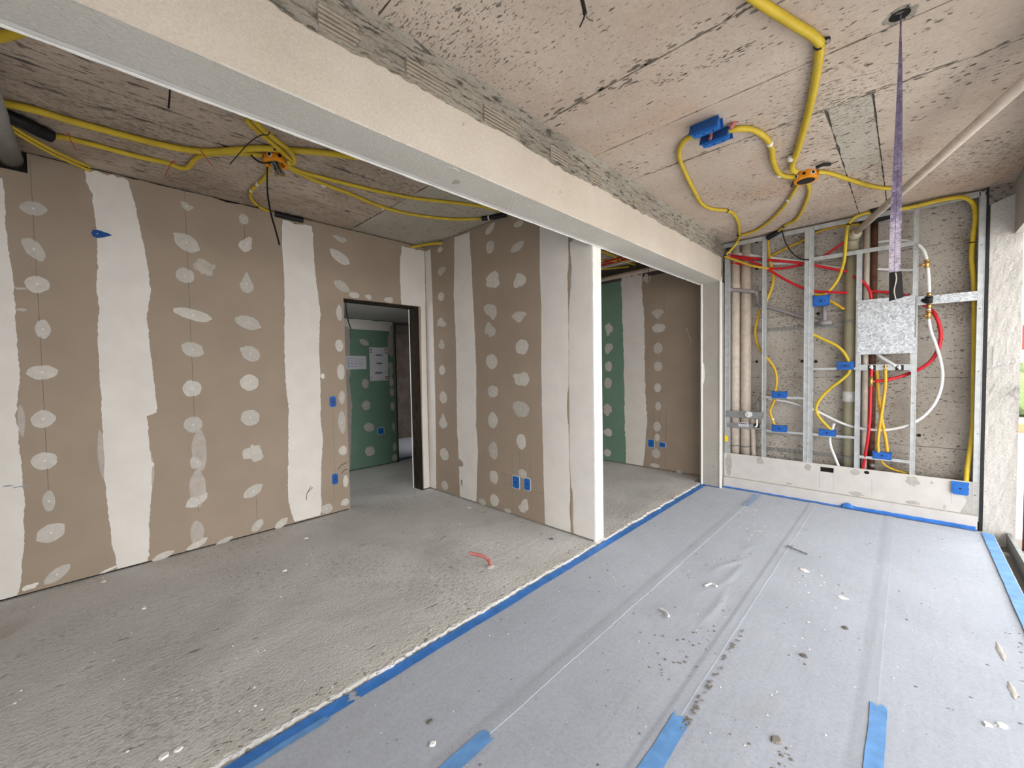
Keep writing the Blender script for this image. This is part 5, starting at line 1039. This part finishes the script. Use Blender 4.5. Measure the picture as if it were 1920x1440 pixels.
for nm, xa, xb, hh in (('left length of blue tape at the foot', -1.52, -0.43, 0.012), ('right length of blue tape at the foot', -0.45, 0.43, 0.030)):
    par = [o for o in COL.objects if str(o.get('label', '')).startswith(nm)][0]
    MB().grid(80, 2, lambda u, v: (xa+(xb-xa)*u, YF-0.0275, ZF-0.002+(hh+0.004*fbm(u*9, 1, xa, 2))*v)).build('tape_fold', 'tape', par)
MB().grid(4, 4, lambda u, v: (-0.44+0.09*u, 5.075+0.02*v-0.01*u, ZF+0.012+0.045*v*math.sin(math.pi*(0.15+0.8*u)))).build('tape_flap', 'tape', bpy.data.objects['masking_tape.010'] if 'masking_tape.010' in bpy.data.objects else None)
tape_strip('short blue tape in front of the end column', [(-1.74, 5.02), (-1.55, 5.025)], 0.03, 'tape', dz=0.007)

# ================================================================== LOOSE THINGS ON THE FLOOR
q = px(919, 1063, 2, 0.0)
t = thing('conduit_stub', 'pinkish red conduit bending out of the concrete floor', 'pipe', q)
k1 = px(905, 1043, 1, q.y-0.02); k2 = px(881, 1037, 1, q.y-0.08)
MB().tube([q-Vector((0, 0, 0.03)), q+Vector((0, 0, 0.03)), px(915, 1050, 1, q.y), k1, k2], 0.0125, 12, 0.008, 0.03, 0.012, cap=False).build('tube_body', 'pink', t, True)
MB().tube([k2+Vector((0.004, 0.002, 0)), k2+Vector((0.002, 0.001, 0))], 0.010, 10, smooth=False).build('dark_mouth', 'dark', t)
mb = MB().grid(8, 8, lambda u, v: (q.x+(u-0.5)*0.07, q.y+(v-0.5)*0.07, 0.001+0.012*max(0, 1-((u-0.5)**2+(v-0.5)**2)*5)*(1+0.6*fbm(u, v, 1, 5)))).build('mortar_ring', 'slabedge', t)
def chip(mb, x, y, z, s, rr):
    n = 6; a0 = rr.uniform(0, 6.28); h = s*rr.uniform(0.15, 0.45); el = rr.uniform(0.5, 1.0)
    ring = [(x+s*math.cos(a0+k*6.283/n)*rr.uniform(0.6, 1.0), y+el*s*math.sin(a0+k*6.283/n)*rr.uniform(0.6, 1.0)) for k in range(n)]
    vs = [(a, b_, z) for a, b_ in ring]+[(x+(a-x)*0.6, y+(b_-y)*0.6, z+h*rr.uniform(0.7, 1.2)) for a, b_ in ring]
    mb.add(vs, [(i, (i+1) % n, n+(i+1) % n, n+i) for i in range(n)]+[tuple(n+i for i in range(n))])
rr = random.Random(3); mb = MB()
for k in range(520):
    y = rr.uniform(-0.6, 5.2); x = rr.uniform(-4.0, -1.8)
    if rr.random() < 0.35: x = XL+0.04+abs(rr.gauss(0, 0.12))
    if y > 2.75 and x < -3.9: continue
    if 2.70 < y < 2.92: continue
    chip(mb, x, y, 0.0, rr.choice([0.003, 0.004, 0.005, 0.006, 0.009]), rr)
o = mb.build('plaster_debris', 'chip'); o['kind'] = 'stuff'; o['label'] = 'tiny white plaster crumbs strewn over the concrete screed'; o['category'] = 'debris'
mb = MB()
for k in range(420):
    y = rr.uniform(0.2, 5.0); x = rr.uniform(-1.7, 0.45); chip(mb, x, y, felt_z(x, y)+0.0005, rr.choice([0.002, 0.003, 0.004, 0.006]), rr)
for (cx, cy, n) in ((-0.45, 3.2, 16), (-1.1, 4.4, 20), (-0.3, 2.6, 10), (-0.9, 3.9, 24)):
    for k in range(n): x = cx+rr.gauss(0, 0.07); y = cy+rr.gauss(0, 0.12); chip(mb, x, y, felt_z(x, y)+0.0005, rr.choice([0.004, 0.006, 0.009]), rr)
o = mb.build('plaster_debris', 'chip'); o['kind'] = 'stuff'; o['label'] = 'tiny white plaster crumbs strewn over the grey felt'; o['category'] = 'debris'
mb = MB()
for k in range(330):
    y = rr.uniform(0.6, 4.9); x = rr.uniform(-1.65, 0.45); chip(mb, x, y, felt_z(x, y)+0.0005, rr.choice([0.003, 0.004, 0.005, 0.008]), rr)
for (X0, Y0, X1, Y1, n) in ((-0.80, 1.9, -0.62, 2.6, 40), (-0.62, 1.6, -0.60, 2.4, 60), (-0.95, 1.75, -0.75, 2.1, 24), (-0.32, 1.6, -0.28, 1.75, 14), (0.38, 2.3, 0.44, 3.3, 30), (-0.62, 1.55, -0.60, 1.62, 14)):
    for k in range(n): x = rr.uniform(X0, X1); y = rr.uniform(Y0, Y1); chip(mb, x, y, felt_z(x, y)+(0.006 if abs(x+0.61) < 0.03 else 0.0005), rr.choice([0.004, 0.006, 0.008, 0.011]), rr)
o = mb.build('cement_debris', 'mud'); o['kind'] = 'stuff'; o['label'] = 'dark cement crumbs scattered over the grey felt'; o['category'] = 'debris'
def flat_chip(label, x, y, w, h, z, mat='chip', name='plaster_chip', ax=(0, 0)):
    p = px(x, y, 2, z); r_ = random.Random(int(x+y)); n = 9; d = (p-Vector((0, 0, EYE))).length
    k = d/FPX*0.85; poly = [(p.x+0.5*w*k*math.cos(i*6.283/n)*r_.uniform(0.6, 1.1), p.y+0.5*h*k*1.6*math.sin(i*6.283/n)*r_.uniform(0.6, 1.1)) for i in range(n)]
    zz = felt_z(p.x, p.y)+0.001 if z < -0.005 else 0.0
    vs = [(a, b_, zz) for a, b_ in poly]+[(p.x+(a-p.x)*0.75, p.y+(b_-p.y)*0.75, zz+0.006) for a, b_ in poly]
    return tag(MB().add(vs, [(i, (i+1) % n, n+(i+1) % n, n+i) for i in range(n)]+[tuple(n+i for i in range(n))]).build(name, mat), label, 'debris')
for a in (('white plaster chip on the felt near the bottom edge, left of the middle seam', 810, 1396, 11, 9, ZF), ('white plaster chip in the broken cluster on the third felt sheet', 1508, 1070, 18, 8, ZF), ('flat white plaster chip right of the middle felt seam', 1579, 1121, 15, 6, ZF),
          ('round white chip at the lower right of the felt', 1879, 1362, 14, 8, ZF), ('small white chip left of the round chip at lower right', 1852, 1360, 10, 7, ZF), ('white plaster flake on the screed near the bottom left', 308, 1418, 14, 9, 0.0), ('small white flake beside the flake at bottom left', 334, 1406, 9, 8, 0.0),
          ('white filler flake on the screed under the first joint band', 194, 1090, 16, 5, 0.0), ('long white filler flake on the screed below the left wall', 270, 1140, 12, 4, 0.0), ('white flake on the screed below the second joint band', 574, 1009, 10, 6, 0.0), ('white flake at the foot of the partition', 880, 952, 10, 4, 0.0), ('white flake on the screed left of the red conduit', 533, 1070, 10, 6, 0.0)):
    flat_chip(*a)
flat_chip('grey shard on the screed near the end of the partition', 1034, 1011, 10, 6, 0.0, 'crumb', 'tile_shard')
flat_chip('dark cement crumb on the middle felt sheet at the bottom', 806, 1354, 9, 9, ZF, 'crumb', 'cement_crumb')
flat_chip('flattened brown cement lump near the bottom between the taped seams', 1455, 1388, 18, 12, ZF, 'mud', 'cement_crumb')
flat_chip('dark cement lump on the third felt sheet', 1584, 1178, 10, 7, ZF, 'crumb', 'cement_crumb')
flat_chip('twin dark crumbs in the middle of the third felt sheet', 1507, 1230, 14, 6, ZF, 'crumb', 'cement_crumb')
a = px(1480, 1027, 2, ZF); b_ = px(1514, 1041, 2, ZF)
t = thing('wire_offcut', 'bent dark metal wire offcut lying on the middle felt seam', 'wire', a)
MB().tube([a+Vector((0.02, 0.03, 0.010)), a+Vector((-0.005, 0.01, 0.012)), a+Vector((0.01, -0.02, 0.012)), b_+Vector((0, 0, 0.008))], 0.005, 7).build('wire_body', 'galvdark', t)
for i, (pts, lab) in enumerate((([(1239, 1143), (1249, 1150), (1254, 1160)], 'white paper curl on the second felt sheet'), ([(1322, 1100), (1335, 1097), (1344, 1103)], 'white curl of plaster in the felt wrinkles'))):
    P = [px(x, y, 2, ZF)+Vector((0, 0, 0.006+0.004*k)) for k, (x, y) in enumerate(pts)]
    t = thing('plaster_curl', lab, 'debris', P[0]); MB().tube(P, 0.006, 6).build('curl_body', 'chip', t)
for (pts, lab) in (([(1869, 1204), (1876, 1222), (1884, 1240)], 'smeared cement streak on the felt, upper at the right edge'), ([(1891, 1278), (1899, 1295), (1903, 1312)], 'smeared cement streak on the felt, lower at the right edge')):
    P = [px(x, y, 2, ZF)+Vector((0, 0, 0.001)) for x, y in pts]; t = thing('cement_streak', lab, 'debris', P[0])
    def smear(u, v, P=P):
        a = P[0].lerp(P[1], v*2) if v < 0.5 else P[1].lerp(P[2], v*2-1); k = math.sin(math.pi*(0.06+0.88*v))*(1+0.5*fbm(v*6, u*2, P[0].x))
        x = a.x+(u-0.5)*0.026*k; return (x, a.y, felt_z(x, a.y)+0.0008+0.0035*math.sin(math.pi*u)*k)
    MB().grid(6, 24, smear).build('streak_body', 'greymortar', t, True)
q = px(-4, 1200, 2, 0.0)
t = thing('timber_offcut', 'brown timber offcut at the left picture edge on the screed', 'timber', q)
MB().bbox(q.x-0.10, q.x+0.02, q.y-0.30, q.y-0.002, 0.0, 0.055, 0.008).build('timber_body', 'wood', t)
q = px(1274, 885, 2, 0); t = thing('mortar_lump', 'small grey mortar lump at the foot of the wall behind the beam', 'debris', q)
MB().grid(10, 8, lambda u, v: (q.x+(0.05+0.01*fbm(u*5, v*5))*math.cos(u*6.283)*math.cos(v*1.57), q.y-0.02+0.04*math.sin(u*6.283)*math.cos(v*1.57), 0.05*math.sin(v*1.57)*(1+0.2*fbm(u*4, v*4)))).build('lump_body', 'greymortar', t, True)
# ---- gutter and outside
for (x, y, L, lab) in ((1882, 1022, 0.10, 'pale stone lying in the drain channel'), (1893, 1040, 0.13, 'broken concrete piece lying in the drain channel')):
    p = px(x, y, 2, -0.11); mb = MB(); rr = random.Random(x); chip(mb, min(p.x, 0.57), p.y, -0.12, 0.045, rr); tag(mb.build('rubble_stone', 'column'), lab, 'rubble')
t = thing('guard_rail', 'dark red metal guard rail along the open side', 'rail', (0.69, 5.1, 0))
MB().tube([(0.69, 5.14, 1.19), (0.69, 0.17, 1.19)], 0.012, 10, smooth=False).build('rail_bar', 'redpaint', t, True)
for y in (5.12, 2.2, 0.2): MB().tube([(0.69, y, -0.12), (0.69, y, 1.19)], 0.012, 8, smooth=False).build('rail_post', 'redpaint', t, True)
t = thing('site_banner', 'white hoarding banner with red marks seen past the column', 'banner', (3.9, 22.5, 0))
MB().box(1.5, 9, 22.4, 22.5, 0.4, 6.0).build('banner_sheet', 'bannerwhite', t)
for i in range(26): MB().box(1.8+i*0.26, 1.8+i*0.26+0.16, 22.37, 22.4, 1.7+0.05*(i % 3), 2.6+0.15*(i % 2)).build('red_mark', 'inkred', t)
for x in (1.5, 5.2, 9): MB().box(x-0.05, x+0.05, 22.5, 22.6, -0.18, 6.1).build('banner_post', 'galvdark', t)
t = thing('hedge', 'green hedge outside past the column', 'hedge', (4, 18, -0.18))
MB().grid(80, 30, lambda u, v: (1.2+8*u, 18+0.5*math.cos(v*6.283)+0.12*fbm(u*40, v*9, 0, 2), 0.55+0.75*math.sin(v*6.283)+0.15*fbm(u*40, v*9, 3, 2))).build('foliage', 'leaf', t)
t = thing('kerb', 'terracotta kerb strip in front of the hedge', 'kerb', (4, 14, -0.18))
for i in range(16): MB().bbox(0.9+i*0.5, 1.38+i*0.5, 14.0, 14.2, -0.18, 0.02, 0.02).build('kerb_stone', 'kerb', t)
